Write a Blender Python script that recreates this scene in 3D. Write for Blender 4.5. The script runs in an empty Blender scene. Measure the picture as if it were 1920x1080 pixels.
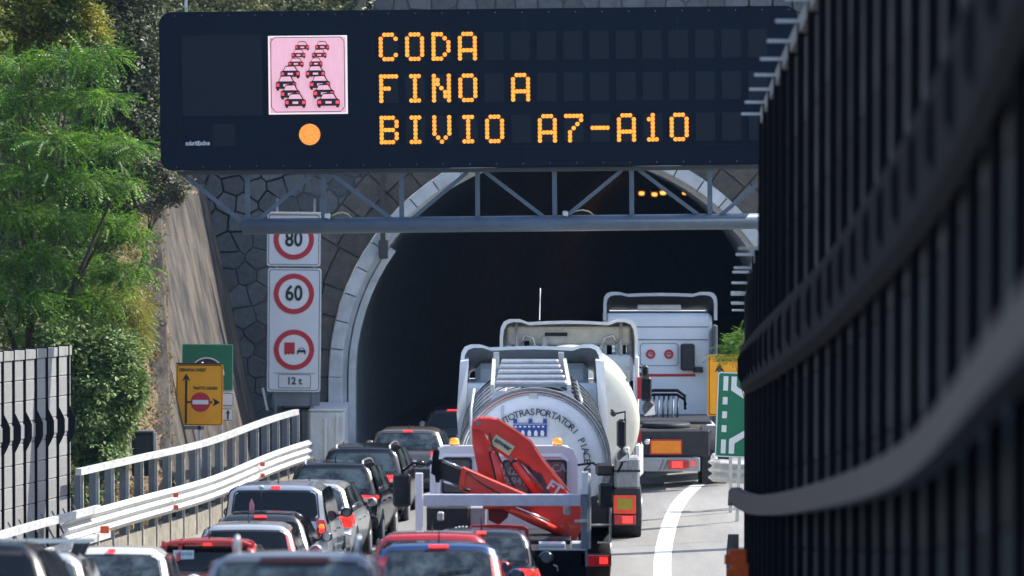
import bpy, math, random
import numpy as np
from mathutils import Vector, Matrix
random.seed(7); np.random.seed(7)
S = bpy.context.scene
COL = S.collection
R = math.radians
# ---------------------------------------------------------------- camera, sky, sun, exposure
FPX = 9600.0                       # focal length in pixels of the 1920 px wide photograph
CAMZ = 8.0
PITCH = math.atan(290 / FPX)
cd = bpy.data.cameras.new('camera'); cam = bpy.data.objects.new('camera', cd); COL.objects.link(cam)
cd.sensor_width = 36; cd.lens = 180; cd.clip_start = 0.5; cd.clip_end = 5000
cam.location = (0, 0, CAMZ); cam.rotation_euler = (math.pi / 2 - PITCH, 0, 0)
cd.dof.use_dof = True; cd.dof.focus_distance = 93; cd.dof.aperture_fstop = 2.0
S.camera = cam
wd = bpy.data.worlds.new('World'); S.world = wd; wd.use_nodes = True
nt = wd.node_tree
sky = nt.nodes.new('ShaderNodeTexSky'); sky.sky_type = 'NISHITA'; sky.sun_disc = False
SUN_EL, SUN_AZ = R(48), R(70)
sky.sun_elevation = SUN_EL; sky.sun_rotation = SUN_AZ; sky.air_density = 1.0; sky.dust_density = 1.0
bg = nt.nodes['Background']; bg.inputs[1].default_value = 0.15
nt.links.new(sky.outputs[0], bg.inputs[0])
sl = bpy.data.lights.new('sun', 'SUN'); sun = bpy.data.objects.new('sun', sl); COL.objects.link(sun)
sl.energy = 3.5; sl.angle = R(0.5); sl.color = (1.0, 0.95, 0.86)
sd = Vector((math.cos(SUN_EL) * math.sin(SUN_AZ), math.cos(SUN_EL) * math.cos(SUN_AZ), math.sin(SUN_EL)))
sun.rotation_euler = sd.to_track_quat('Z', 'Y').to_euler(); sun.location = (40, 40, 60)
S.view_settings.view_transform = 'Standard'; S.view_settings.look = 'None'
S.view_settings.gamma = 1; S.view_settings.exposure = 1.2; S.view_settings.use_curve_mapping = False
S.cycles.max_bounces = 6; S.cycles.transparent_max_bounces = 8; S.cycles.caustics_reflective = False; S.cycles.caustics_refractive = False

# ---------------------------------------------------------------- helpers
def W(px, py, Y):
    """world point on the plane y = Y that the photograph shows at px, py"""
    cx, cy = (px - 960) / FPX, (540 - py) / FPX
    c, s = math.cos(PITCH), math.sin(PITCH)
    d = Vector((cx, c + cy * s, -s + cy * c))
    return Vector((0, 0, CAMZ)) + d * (Y / d.y)

def hermite(tab):
    xs = [a for a, b in tab]; ys = [b for a, b in tab]; n = len(xs)
    m = []
    for i in range(n):
        a = max(i - 1, 0); b = min(i + 1, n - 1); m.append((ys[b] - ys[a]) / (xs[b] - xs[a]))
    def f(x):
        if x <= xs[0]: return ys[0] + m[0] * (x - xs[0])
        if x >= xs[-1]: return ys[-1]
        i = max(j for j in range(n) if xs[j] <= x); i = min(i, n - 2)
        h = xs[i + 1] - xs[i]; t = (x - xs[i]) / h
        return (2*t**3-3*t*t+1)*ys[i] + (t**3-2*t*t+t)*h*m[i] + (-2*t**3+3*t*t)*ys[i+1] + (t**3-t*t)*h*m[i+1]
    return f
HR = hermite([(0,1.6),(6,1.8),(15,2.5),(26,3.6),(41,4.85),(52,5.7),(62,6.35),(70,6.8),(81,7.25),(91,7.42),(100,7.42),(110,7.38),(120,7.75),(132,8.0),(200,8.1)])
HL = hermite([(0,1.6),(6,1.8),(15,2.5),(26,3.6),(41,4.9),(52,5.8),(62,6.5),(69,6.94),(77,7.38),(87,7.72),(98,7.98),(105,8.12),(113,8.1),(121,8.2),(132,8.25),(200,8.3)])
def sm(a, b, x):
    t = min(max((x - a) / (b - a), 0), 1); return t * t * (3 - 2 * t)
def G(x, y):
    k = sm(-3.2, 1.0, x)
    h = HL(y) * (1 - k) + HR(y) * k
    if x > 1.5 and y > 85: h -= .06 * (min(x, 5) - 1.5) * sm(85, 100, y)
    return CAMZ - h
EL = hermite([(0,-9.0),(40,-9.6),(60,-9.5),(84,-8.42),(91,-7.8),(102,-6.6),(112,-5.45),(120.5,-4.5),(122,-4.1)])   # left guard rail
BR = hermite([(-6,.9),(6,1.28),(15,1.82),(26,2.32),(41,2.70),(52,2.84),(62,3.06),(72,3.40),(82,3.85)])              # right noise barrier

class MB:
    def __init__(s): s.v = []; s.f = []; s.sm = []
    def add(s, vs, fs, smooth=False):
        o = len(s.v); s.v += [tuple(v) for v in vs]; s.f += [tuple(i + o for i in f) for f in fs]; s.sm += [smooth] * len(fs); return s
    def box(s, x0, x1, y0, y1, z0, z1, bev=0.0):
        if bev > 0:
            b = min(bev, (x1-x0)/2.01, (y1-y0)/2.01, (z1-z0)/2.01)
            vs = []; idx = {}
            for ax in range(3):
                for sx in (0, 1):
                    for sy in (0, 1):
                        for sz in (0, 1):
                            p = [(x0, x1)[sx], (y0, y1)[sy], (z0, z1)[sz]]; q = [(b, -b)[sx], (b, -b)[sy], (b, -b)[sz]]
                            for k in range(3):
                                if k != ax: p[k] += q[k]
                            idx[(ax, sx, sy, sz)] = len(vs); vs.append(p)
            fs = []
            for ax in range(3):
                for side in (0, 1):
                    o = [k for k in range(3) if k != ax]; f = []
                    for a, c in ((0,0),(1,0),(1,1),(0,1)):
                        k = [0,0,0]; k[ax] = side; k[o[0]] = a; k[o[1]] = c; f.append(idx[(ax, *k)])
                    fs.append(f if (side == 1) == (ax != 1) else f[::-1])
            for ax in range(3):
                o = [k for k in range(3) if k != ax]
                for a in (0, 1):
                    for c in (0, 1):
                        def K(w, t):
                            k = [0,0,0]; k[ax] = t; k[o[0]] = a; k[o[1]] = c; return idx[(w, *k)]
                        fs.append([K(o[0], 0), K(o[0], 1), K(o[1], 1), K(o[1], 0)])
            for sx in (0,1):
                for sy in (0,1):
                    for sz in (0,1): fs.append([idx[(0,sx,sy,sz)], idx[(1,sx,sy,sz)], idx[(2,sx,sy,sz)]])
            return s.add(vs, fs)
        vs = [(x,y,z) for x in (x0,x1) for y in (y0,y1) for z in (z0,z1)]
        return s.add(vs, [(0,1,3,2),(4,6,7,5),(0,4,5,1),(2,3,7,6),(0,2,6,4),(1,5,7,3)])
    def beam(s, p, q, w, h=None, up=(0,0,1)):
        h = h or w; p = Vector(p); q = Vector(q); d = (q - p).normalized(); up = Vector(up)
        if abs(d.dot(up)) > .98: up = Vector((0,1,0))
        a = d.cross(up).normalized() * w / 2; b = a.cross(d).normalized() * h / 2
        vs = [p-a-b, p+a-b, p+a+b, p-a+b, q-a-b, q+a-b, q+a+b, q-a+b]
        return s.add(vs, [(3,2,1,0),(4,5,6,7),(0,1,5,4),(1,2,6,5),(2,3,7,6),(3,0,4,7)])
    def tube(s, pts, r, n=8, caps=True):
        pts = [Vector(p) for p in pts]; vs = []; fs = []; m = len(pts)
        rr = r if isinstance(r, (list, tuple)) else [r] * m
        ref = None
        for i, p in enumerate(pts):
            d = (pts[min(i+1, m-1)] - pts[max(i-1, 0)]).normalized()
            if ref is None or abs(ref.dot(d)) > .95: ref = Vector((0,0,1)) if abs(d.z) < .9 else Vector((0,1,0))
            a = d.cross(ref).normalized(); b = a.cross(d)
            for k in range(n):
                t = 2*math.pi*k/n; vs.append(p + a*math.cos(t)*rr[i] + b*math.sin(t)*rr[i])
        for i in range(m-1):
            for k in range(n): fs.append((i*n+k, i*n+(k+1)%n, (i+1)*n+(k+1)%n, (i+1)*n+k))
        s.add(vs, fs, True)
        if caps:
            o = len(s.v) - len(vs)
            s.f += [tuple(o+k for k in range(n))[::-1], tuple(o+(m-1)*n+k for k in range(n))]; s.sm += [False, False]
        return s
    def prism(s, poly, y0, y1, M=None):
        """poly in x,z extruded along y"""
        n = len(poly); vs = [Vector((x, y0, z)) for x, z in poly] + [Vector((x, y1, z)) for x, z in poly]
        if M: vs = [M @ v for v in vs]
        return s.add(vs, [tuple(range(n)), tuple(range(2*n-1, n-1, -1))] + [(i, n+i, n+(i+1)%n, (i+1)%n) for i in range(n)])
    def ell(s, c, r, n=12, m=8):
        vs = []; fs = []
        for i in range(m+1):
            a = math.pi*i/m
            for k in range(n):
                b = 2*math.pi*k/n; vs.append((c[0]+r[0]*math.sin(a)*math.cos(b), c[1]+r[1]*math.sin(a)*math.sin(b), c[2]+r[2]*math.cos(a)))
        for i in range(m):
            for k in range(n): fs.append((i*n+k, (i+1)*n+k, (i+1)*n+(k+1)%n, i*n+(k+1)%n))
        return s.add(vs, fs, True)
    def grid(s, P, smooth=True, skirt=None):
        """P[i][j] points"""
        a = len(P); b = len(P[0]); vs = [p for r in P for p in r]
        return s.add(vs, [(i*b+j, i*b+j+1, (i+1)*b+j+1, (i+1)*b+j) for i in range(a-1) for j in range(b-1)], smooth)
    def strip(s, A, B, smooth=False): return s.grid([A, B], smooth)
    def sweep(s, path, prof, smooth=False, close=True):
        """path: points; prof: (side, up) offsets, side = to the right of travel"""
        rows = []
        for i, p in enumerate(path):
            d = Vector(path[min(i+1, len(path)-1)]) - Vector(path[max(i-1, 0)]); d.z = 0; d.normalize()
            r = Vector((d.y, -d.x, 0)); rows.append([Vector(p) + r*a + Vector((0,0,b)) for a, b in prof])
        if close:
            for r in rows: r.append(r[0])
        s.grid(rows, smooth)
        if close:
            n = len(prof); o = len(s.v) - len(rows)*(n+1); e = len(s.v) - (n+1)
            s.f += [tuple(o+k for k in range(n))[::-1], tuple(e+k for k in range(n))]; s.sm += [False, False]
        return s
    def mesh(s, name):
        me = bpy.data.meshes.new(name); me.from_pydata(s.v, [], s.f)
        me.polygons.foreach_set('use_smooth', s.sm); me.update(); return me

def link(name, data, mat=None, parent=None):
    if isinstance(data, MB): data = data.mesh(name)
    o = bpy.data.objects.new(name, data); COL.objects.link(o)
    if mat is not None and data is not None and not data.materials: data.materials.append(mat)
    if parent is not None: o.parent = parent
    return o
def tag(o, label=None, cat=None, group=None, kind=None):
    if label: o['label'] = label
    if cat: o['category'] = cat
    if group: o['group'] = group
    if kind: o['kind'] = kind
    return o
def thing(name, label, cat, loc=(0,0,0), rot=(0,0,0), group=None):
    o = link(name, None); o.location = loc; o.rotation_euler = rot; return tag(o, label, cat, group)
def struct(name, mb, mat, parent=None):
    o = link(name, mb, mat, parent)
    if parent is None: o['kind'] = 'structure'
    return o
def smooth_angle(o, a=35):
    me = o.data; me.polygons.foreach_set('use_smooth', [True]*len(me.polygons))
    try: me.set_sharp_from_angle(angle=R(a))
    except Exception: pass
    return o

# ---------------------------------------------------------------- materials
MATS = {}
def mat(name, col=None, rough=.6, metal=0.0, noise=.12, scale=6.0, coat=0.0, bump=0.0, bscale=40.0, spec=.5, stretch=None, col2=None, emit=0.0, island=0.0, trans=0.0, ramp=(.32,.68), orand=0.0):
    if name in MATS: return MATS[name]
    m = bpy.data.materials.new(name); m.use_nodes = True; t = m.node_tree; N = t.nodes; L = t.links
    b = N['Principled BSDF']
    b.inputs['Roughness'].default_value = rough; b.inputs['Metallic'].default_value = metal
    b.inputs['Coat Weight'].default_value = coat; b.inputs['Coat Roughness'].default_value = .05
    b.inputs['Specular IOR Level'].default_value = spec
    tc = N.new('ShaderNodeTexCoord'); mp = N.new('ShaderNodeMapping'); L.new(tc.outputs['Object'], mp.inputs[0])
    if stretch: mp.inputs['Scale'].default_value = stretch
    n1 = N.new('ShaderNodeTexNoise'); n1.inputs['Scale'].default_value = scale; n1.inputs['Detail'].default_value = 6; n1.inputs['Roughness'].default_value = .65
    L.new(mp.outputs[0], n1.inputs['Vector'])
    rp = N.new('ShaderNodeValToRGB'); L.new(n1.outputs['Fac'], rp.inputs[0])
    c = Vector(col[:3]); c2 = Vector(col2) if col2 else c * (1 - noise*1.6)
    rp.color_ramp.elements[0].position = ramp[0]; rp.color_ramp.elements[1].position = ramp[1]
    rp.color_ramp.elements[0].color = (*c2, 1); rp.color_ramp.elements[1].color = (*(c if col2 else c * (1 + noise*.6)), 1)
    out = rp.outputs[0]
    if island:
        g = N.new('ShaderNodeNewGeometry'); hs = N.new('ShaderNodeHueSaturation')
        mr = N.new('ShaderNodeMapRange'); mr.inputs[3].default_value = 1 - island; mr.inputs[4].default_value = 1 + island
        L.new(g.outputs['Random Per Island'], mr.inputs[0]); L.new(mr.outputs[0], hs.inputs['Value']); L.new(out, hs.inputs['Color'])
        mr2 = N.new('ShaderNodeMapRange'); mr2.inputs[3].default_value = .485; mr2.inputs[4].default_value = .515
        ml = N.new('ShaderNodeMath'); ml.operation = 'FRACT'; mm = N.new('ShaderNodeMath'); mm.operation = 'MULTIPLY'; mm.inputs[1].default_value = 17.3
        L.new(g.outputs['Random Per Island'], mm.inputs[0]); L.new(mm.outputs[0], ml.inputs[0]); L.new(ml.outputs[0], mr2.inputs[0]); L.new(mr2.outputs[0], hs.inputs['Hue'])
        out = hs.outputs[0]
    if orand:
        oi = N.new('ShaderNodeObjectInfo'); h2 = N.new('ShaderNodeHueSaturation'); m3 = N.new('ShaderNodeMapRange'); m3.inputs[3].default_value = 1 - orand; m3.inputs[4].default_value = 1 + orand
        L.new(oi.outputs['Random'], m3.inputs[0]); L.new(m3.outputs[0], h2.inputs['Value']); L.new(out, h2.inputs['Color']); out = h2.outputs[0]
    L.new(out, b.inputs['Base Color'])
    if emit:
        L.new(out, b.inputs['Emission Color']); b.inputs['Emission Strength'].default_value = emit
    # roughness wear
    mr = N.new('ShaderNodeMapRange'); mr.inputs[3].default_value = max(rough - .06, 0.02); mr.inputs[4].default_value = min(rough + .1, 1)
    L.new(n1.outputs['Fac'], mr.inputs[0]); L.new(mr.outputs[0], b.inputs['Roughness'])
    if bump:
        n2 = N.new('ShaderNodeTexNoise'); n2.inputs['Scale'].default_value = bscale; n2.inputs['Detail'].default_value = 5
        L.new(mp.outputs[0], n2.inputs['Vector']); bp = N.new('ShaderNodeBump'); bp.inputs['Strength'].default_value = bump; bp.inputs['Distance'].default_value = .03
        L.new(n2.outputs['Fac'], bp.inputs['Height']); L.new(bp.outputs[0], b.inputs['Normal'])
    if trans:
        tr = N.new('ShaderNodeBsdfTranslucent'); L.new(out, tr.inputs[0]); mx = N.new('ShaderNodeMixShader'); mx.inputs[0].default_value = trans
        L.new(b.outputs[0], mx.inputs[1]); L.new(tr.outputs[0], mx.inputs[2]); L.new(mx.outputs[0], N['Material Output'].inputs[0])
    MATS[name] = m; return m

asphalt = mat('asphalt', (.285,.275,.26), .88, col2=(.20,.195,.185), scale=1.3, bump=.35, bscale=60, stretch=(1,.12,1))
gravel = mat('gravel', (.36,.33,.27), .95, col2=(.19,.17,.14), scale=3.5, bump=.8, bscale=30)
earth = mat('dry_earth', (.27,.175,.10), .95, col2=(.09,.075,.045), scale=3.5, bump=.9, bscale=9)
soil = mat('dark_soil', (.05,.055,.03), .95, col2=(.025,.028,.016), scale=2.0, bump=.8, bscale=9)
linewhite = mat('line_paint', (.82,.80,.72), .7, col2=(.62,.60,.54), scale=4, ramp=(.30,.5))
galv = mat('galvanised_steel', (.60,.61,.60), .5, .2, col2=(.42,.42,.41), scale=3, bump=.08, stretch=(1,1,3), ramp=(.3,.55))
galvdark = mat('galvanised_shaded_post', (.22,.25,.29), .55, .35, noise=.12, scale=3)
gantrysteel = mat('gantry_steel', (.10,.135,.18), .5, .3, noise=.12, scale=3, bump=.05)
black = mat('black_plastic', (.018,.019,.022), .5, noise=.2, scale=9)
blackmetal = mat('black_paint_metal', (.008,.009,.012), .8, .0, spec=.12, noise=.2, scale=5)
navy = mat('navy_sign_housing', (.003,.009,.021), .75, noise=.10, scale=2, spec=.15)
navyscreen = mat('unlit_led_screen', (.011,.017,.027), .75, noise=.12, scale=40, spec=.2)
amber = mat('amber_led', (.92,.30,.04), .6, noise=.18, scale=14, emit=.66, spec=.1)
amber2 = mat('amber_led_lamp', (1,.34,.05), .4, noise=.3, scale=30, emit=.35)
pinkled = mat('pink_led', (.95,.50,.58), .6, noise=.12, scale=9, emit=.24, stretch=(12,1,.6))
ledframe = mat('white_led_edge', (.95,.85,.78), .5, noise=.05, scale=30, emit=.25)
ledred = mat('red_led', (.16,.012,.02), .5, noise=.25, scale=30, emit=.15)
leddark = mat('dark_led', (.03,.008,.018), .5, noise=.2, scale=30)
redlamp = mat('red_lamp_lit', (1,.035,.025), .3, noise=.35, scale=14, coat=1, emit=.75)
redglass = mat('red_lamp_glass', (.38,.008,.012), .2, noise=.25, scale=12, coat=1, emit=.12)
orangeglass = mat('orange_lamp_glass', (.95,.32,.02), .25, noise=.2, scale=14, coat=1, emit=.35)
carglass = mat('car_glass', (.006,.008,.010), .05, noise=.3, scale=3, spec=.35)
paleglass = mat('pale_car_glass', (.085,.115,.125), .07, col2=(.012,.016,.02), scale=2.2, spec=.7, ramp=(.42,.6))
rubber = mat('tyre_rubber', (.02,.02,.021), .85, noise=.2, scale=8)
rimmetal = mat('wheel_rim', (.45,.46,.48), .35, .7, noise=.1)
chrome = mat('bright_metal', (.75,.76,.78), .22, .8, noise=.06)
white = mat('white_paint', (.88,.89,.90), .35, noise=.04, scale=3, coat=.5)
dirtywhite = mat('dirty_white_paint', (.70,.70,.68), .42, col2=(.50,.50,.48), scale=2.2, coat=.3)
cream = mat('cream_tank_paint', (.80,.76,.64), .35, col2=(.68,.64,.52), scale=1.6, coat=.4)
tankwhite = mat('tank_white', (.86,.87,.88), .38, col2=(.70,.70,.69), scale=1.8, ramp=(.25,.5), coat=.3)
signwhite = mat('sign_white', (.72,.74,.77), .5, noise=.03, scale=3)
signred = mat('sign_red', (.52,.025,.04), .5, noise=.06)
signblack = mat('sign_black', (.012,.012,.014), .5, noise=.1)
signgreen = mat('sign_green', (.005,.16,.085), .5, noise=.08, scale=3)
signorange = mat('sign_orange', (.92,.38,.012), .5, noise=.06, scale=3)
signblue = mat('logo_blue', (.02,.07,.32), .5, noise=.06)
signgrey = mat('sign_back', (.35,.36,.37), .5, .4, noise=.1)
cranered = mat('crane_red', (.80,.05,.025), .38, noise=.10, scale=4, coat=.5)
cranedark = mat('crane_dark_red', (.22,.012,.012), .45, noise=.2, scale=6)
stonegrey = mat('portal_stone', (.13,.135,.14), .9, col2=(.08,.085,.09), scale=5, orand=.25, bump=.7, bscale=14)
stonebrown = mat('brown_stone', (.13,.115,.095), .88, col2=(.075,.068,.057), scale=4, orand=.2, bump=.7, bscale=14)
mortar = mat('mortar', (.085,.085,.088), .95, noise=.2, scale=8)
concrete = mat('pale_concrete', (.68,.69,.69), .8, col2=(.46,.47,.47), scale=2.2, orand=.1, bump=.3, bscale=22)
wallconc = mat('streaked_concrete', (.12,.098,.076), .95, col2=(.026,.024,.022), scale=1.1, bump=1.0, bscale=4, stretch=(2.2,1.2,.5), ramp=(.40,.62))
lining = mat('tunnel_lining', (.62,.66,.70), .6, col2=(.45,.49,.54), scale=1.8, bump=.4, bscale=9, stretch=(1,.5,2))
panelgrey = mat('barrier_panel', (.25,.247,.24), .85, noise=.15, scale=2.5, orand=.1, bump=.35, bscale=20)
panelgreyR = mat('barrier_panel_shaded', (.11,.105,.10), .9, noise=.3, scale=1.5, orand=.25, spec=.1, bump=.35, bscale=20)  # darker copy of barrier_panel, shade of the right barrier put into its colour
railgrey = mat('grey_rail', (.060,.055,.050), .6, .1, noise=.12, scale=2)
reflect = mat('orange_reflector', (.75,.10,.01), .4, noise=.15, scale=10, coat=.4)
leaf_l = mat('locust_leaf', (.17,.33,.03), .5, col2=(.06,.15,.02), scale=1.6, island=.6, trans=.42, ramp=(.42,.6))
leaf_y = mat('yellow_leaf', (.36,.32,.05), .5, col2=(.12,.19,.03), scale=1.3, island=.4, trans=.3)
leaf_d = mat('dark_leaf', (.085,.105,.04), .5, col2=(.03,.042,.018), scale=1.2, island=.5, trans=.15)
leaf_o = mat('olive_leaf', (.26,.27,.12), .5, col2=(.10,.12,.05), scale=1.4, island=.5, trans=.2)
leaf_i = mat('ivy_leaf', (.22,.31,.085), .55, col2=(.06,.12,.03), scale=2.0, island=.5, trans=.2)
drygrass = mat('dry_grass', (.40,.27,.13), .8, col2=(.22,.17,.07), scale=2.0, island=.4, trans=.2)
bark = mat('bark', (.10,.075,.05), .9, noise=.3, scale=8, bump=.6)
def paint(name, col, metal=.35, rough=.32):
    return mat('car_paint_' + name, col, rough, metal, noise=.05, scale=2, coat=.3 if name == 'black' else .9)

TXT = {}
def text_mesh(s, size, bold=0.0, ext=.003, sx=1.0, spacing=1.0, align='CENTER'):
    """flat lettering in the x,z plane facing -y, centred"""
    cu = bpy.data.curves.new('lettering', 'FONT'); cu.body = s; cu.size = size; cu.offset = bold; cu.extrude = ext
    cu.space_character = spacing; cu.align_x = align; cu.align_y = 'CENTER'; cu.resolution_u = 3
    o = bpy.data.objects.new('lettering', cu); COL.objects.link(o)
    dg = bpy.context.evaluated_depsgraph_get(); me = bpy.data.meshes.new_from_object(o.evaluated_get(dg))
    bpy.data.objects.remove(o); bpy.data.curves.remove(cu)
    me.materials.clear(); me.transform(Matrix.Diagonal((sx, 1, 1, 1))); me.transform(Matrix.Rotation(math.pi/2, 4, 'X')); return me
def letters(s, size, loc, m, parent, bold=0.0, sx=1.0, rot=0.0, spacing=1.0, name='lettering', flip=False):
    me = text_mesh(s, size, bold, sx=sx, spacing=spacing); o = link(name, me, m, parent); o.location = loc; o.rotation_euler = (0, rot, math.pi if flip else 0); return o
def rrect(x0, x1, z0, z1, r, n=5):
    out = []
    for cx, cz, a in ((x1-r, z1-r, 0), (x0+r, z1-r, 90), (x0+r, z0+r, 180), (x1-r, z0+r, 270)):
        for k in range(n+1):
            t = R(a + 90*k/n); out.append((cx + r*math.cos(t), cz + r*math.sin(t)))
    return out
def circle(cx, cz, r, n=32): return [(cx + r*math.cos(2*math.pi*k/n), cz + r*math.sin(2*math.pi*k/n)) for k in range(n)]
def ring(mb, cx, cz, r0, r1, y0, y1, n=40):
    vs = []; 
    for k in range(n):
        t = 2*math.pi*k/n; c, s_ = math.cos(t), math.sin(t)
        for r, y in ((r0,y0),(r1,y0),(r1,y1),(r0,y1)): vs.append((cx+c*r, y, cz+s_*r))
    fs = []
    for k in range(n):
        a = 4*k; b = 4*((k+1) % n)
        for q in range(4): fs.append((a+q, a+(q+1)%4, b+(q+1)%4, b+q))
    return mb.add(vs, fs)
# ================================================================ SETTING
def sheet(xs, ys, f):
    return MB().grid([[(x, y, f(x, y)) for x in xs] for y in ys], True)
ys_r = [-20 + 2*i for i in range(60)] + [100 + 1.0*i for i in range(24)] + [124 + 8*i for i in range(32)]
def tun_dx(y): return .0016 * max(y - 130, 0) ** 2
def road_row(y):
    a = (EL(y) + .25) if y < 121 else -4.0; b = (BR(y) + .1 if y < 82 else BR(82) + .1 + .1*(min(y, 100)-82)) if y < 121 else 6.6
    o = tun_dx(y); n = 22
    return [(a + (b-a)*k/n + o, y, G(a + (b-a)*k/n, y)) for k in range(n+1)]
struct('road', MB().grid([road_row(y) for y in ys_r], True), asphalt)
gx = [-900,-400,-150,-60,-30,-20,-14,-11,-9,-7.5,-6,-4.5,-3,-1.5,0,1,2,3,4,5,7,10,14,20,40,100,300,900]
gy = [-900,-300,-80] + [-20+4*i for i in range(36)] + [130,150,180,230,300,500,900,2500]
def ground_z(x, y):
    z = G(x, y) - .06
    if x > 6: z -= .02*(min(x, 60)-6)
    if x < -12: z -= .02*(min(-x, 60)-12)
    if y < 0: z = G(x, 0) - .06 + .01*min(-y, 60)
    return z
struct('ground', sheet(gx, gy, ground_z), gravel)

hl = []
for k in range(49):
    a = R(150 + 240*k/48); hh = 70 + 28*math.sin(k*1.1) + 16*math.sin(k*2.7+1); hl.append((a, hh))
struct('unseen_hills', MB().grid([[(rr*math.cos(a), rr*math.sin(a)*.9 - 10, -12 + hh*f) for a, hh in hl] for rr, f in ((190,0),(240,.35),(310,.8),(420,1.0),(600,.9))], True), mat('unseen_hill', (.06,.085,.035), .95, col2=(.03,.045,.02), scale=.06, bump=1, bscale=.4))  # unseen hills behind the camera, added to darken reflections in the car windows
def stripe(name, pts, w):
    A = []; B = []
    f = hermite([(d, x) for x, d in pts]); d = pts[0][1]
    while d <= pts[-1][1]:
        x = f(d); A.append((x - w/2, d, G(x - w/2, d) + .006)); B.append((x + w/2, d, G(x + w/2, d) + .006)); d += .5
    return struct(name, MB().strip(B, A), linewhite)
stripe('road_edge_line', [(2.05,20),(2.2,60),(2.34,76),(2.5,85),(2.82,93.5),(3.36,101.6),(4.1,107),(5.2,113)], .30)
stripe('road_edge_line', [(-7.3,40),(-6.9,60),(-6.4,80),(-5.9,92),(-5.0,103),(-4.1,112),(-3.6,121)], .15)
for i in range(9):
    d = 30 + i*10.0; x = hermite([(30,-2.9),(60,-2.6),(80,-1.9),(90,-1.2),(105,-.1),(121,.9)])
    stripe('road_lane_dash', [(x(d), d), (x(d+2), d+2), (x(d+4), d+4)], .12)

# left embankment (rises beyond the guard rail and behind the wing wall)
WXB = hermite([(60,-10.3),(84,-9.3),(92,-8.7),(98,-7.7),(104,-6.75),(113,-6.2),(122.4,-5.85)])
def EH(y): return 6.9*sm(100.5, 113.5, y)
def WE(y): return WXB(y) - .22*EH(y)
def emb(u, y):
    x = WE(y) - u; z0 = EH(y)
    n = .25*math.sin(x*1.9+y*.7)+.18*math.sin(y*1.7-x*.9)
    z = G(WE(y), y) - .1 + z0 + .75*u*(1 if u < 12 else 1 - min((u-12)/40, .5)) + n*min(u, 1)*.5
    if u > .3 and y > 118: z += (y-118)*.5
    if u > -.3: k_ = hash((round(u*97), round(y*89))) % 1000/1000 - .5; z += k_*.22; x += k_*.12
    return (x, y, z)
us = [-.1,0,.12,.24,.36,.5,.65,.8,1,1.25,1.5,2,3,4,5.5,7.5,10,14,20,35,60]
struct('hillside_earth', MB().grid([[emb(u, y) for u in us] for y in [50+2*i for i in range(25)] + [99+.3*i for i in range(79)]], True), earth)
struct('hillside', MB().grid([[(x, y, 12.1 + .5*(y-123) + .6*math.sin(x*.4+y*.3) - (.0 if x > -3.2 else min(2.1, (-3.2-x)*1.6))) for x in [-90,-60,-40,-25,-15,-10,-8,-6,-4.5,-3.2,-2,0,3,6,10,15,25,40,60,90]] for y in [123+3*i for i in range(50)]], True), soil)

# wing wall: battered streaked concrete, a thing with its own coping
wing = thing('wing_wall', 'tall sloping streaked concrete wall beside the tunnel mouth, behind the yellow sign', 'wall')
def wing_pt(t, k, off=0):
    """t 0 near .. 1 at portal ; k 0 bottom .. 1 top"""
    y = 104.2 + (122.35-104.2)*t
    zb = G(-6, y) - .2; h = EH(y) + .3
    return Vector((WXB(y) + .12 - .22*h*k + off, y, zb + h*k))
rows = [[wing_pt(i/24, k/14)  for k in range(15)] for i in range(25)]
mb = MB().grid(rows, True)
mb.grid([[wing_pt(0, k/14) for k in range(15)], [wing_pt(0, k/14) + Vector((-.55,.25,0)) for k in range(15)]], False)
mb.grid([[wing_pt(i/24, 1) for i in range(25)], [wing_pt(i/24, 1) + Vector((-.5,0,0)) for i in range(25)]], False)
link('wall_face', mb, wallconc, wing)

# ---------------------------------------------------------------- tunnel portal
PD = 122.0
AC = W(1065, 707, PD); CX, CZ = AC.x, AC.z; PS = FPX / PD
R_IN, R_RING, R_BR = 424/PS, 450/PS, 535/PS
portal = thing('tunnel_portal', 'stone faced tunnel portal with a pale arch ring round the dark road tunnel mouth', 'tunnel portal')
GZ = -.6
def arch_r(r, n=40):
    pts = [(CX - r, GZ)]
    for k in range(n+1):
        t = math.pi - math.pi*k/n; pts.append((CX + r*math.cos(t), CZ + r*math.sin(t)))
    pts.append((CX + r, GZ)); return pts
def wall_top(x): return CAMZ + (4.2 if x > -3.2 else 1.9)
# backing of mortar: quads from arch to outer border
inner = arch_r(R_RING); XL, XR = -8.6, 12.5
outer = []
for x, z in inner:
    dx, dz = x - CX, z - CZ
    if z <= CZ + 1e-6 and abs(dx) > R_RING - .01 and z < CZ - .01: outer.append((XL if dx < 0 else XR, z)); continue
    t = 1e9
    if dx < -1e-6: t = min(t, (XL - CX)/dx)
    if dx > 1e-6: t = min(t, (XR - CX)/dx)
    if dz > 1e-6: t = min(t, (CAMZ + 4.2 - CZ)/dz)
    ox, oz = CX + dx*t, CZ + dz*t
    if ox < -3.2: oz = min(oz, CAMZ + 1.9)
    outer.append((ox, oz))
mb = MB().grid([[(x, PD + .012, z) for x, z in outer], [(x, PD + .012, z) for x, z in inner]], False)
mb.add([(XL, PD+.012, CZ), (XL, PD+.012, CAMZ+1.9), (CX-4.6, PD+.012, CAMZ+1.9)], [(0,1,2)])
mb.add([(XR, PD+.012, CZ), (XR, PD+.012, CAMZ+4.2), (CX+3, PD+.012, CAMZ+4.2)], [(2,1,0)])
link('mortar_wall', mb, mortar, portal)
mb = MB(); mb.box(-3.2, 12.5, PD-.12, PD+.8, CAMZ+4.2, CAMZ+4.5, .03); link('coping', mb, concrete, portal)

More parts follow.
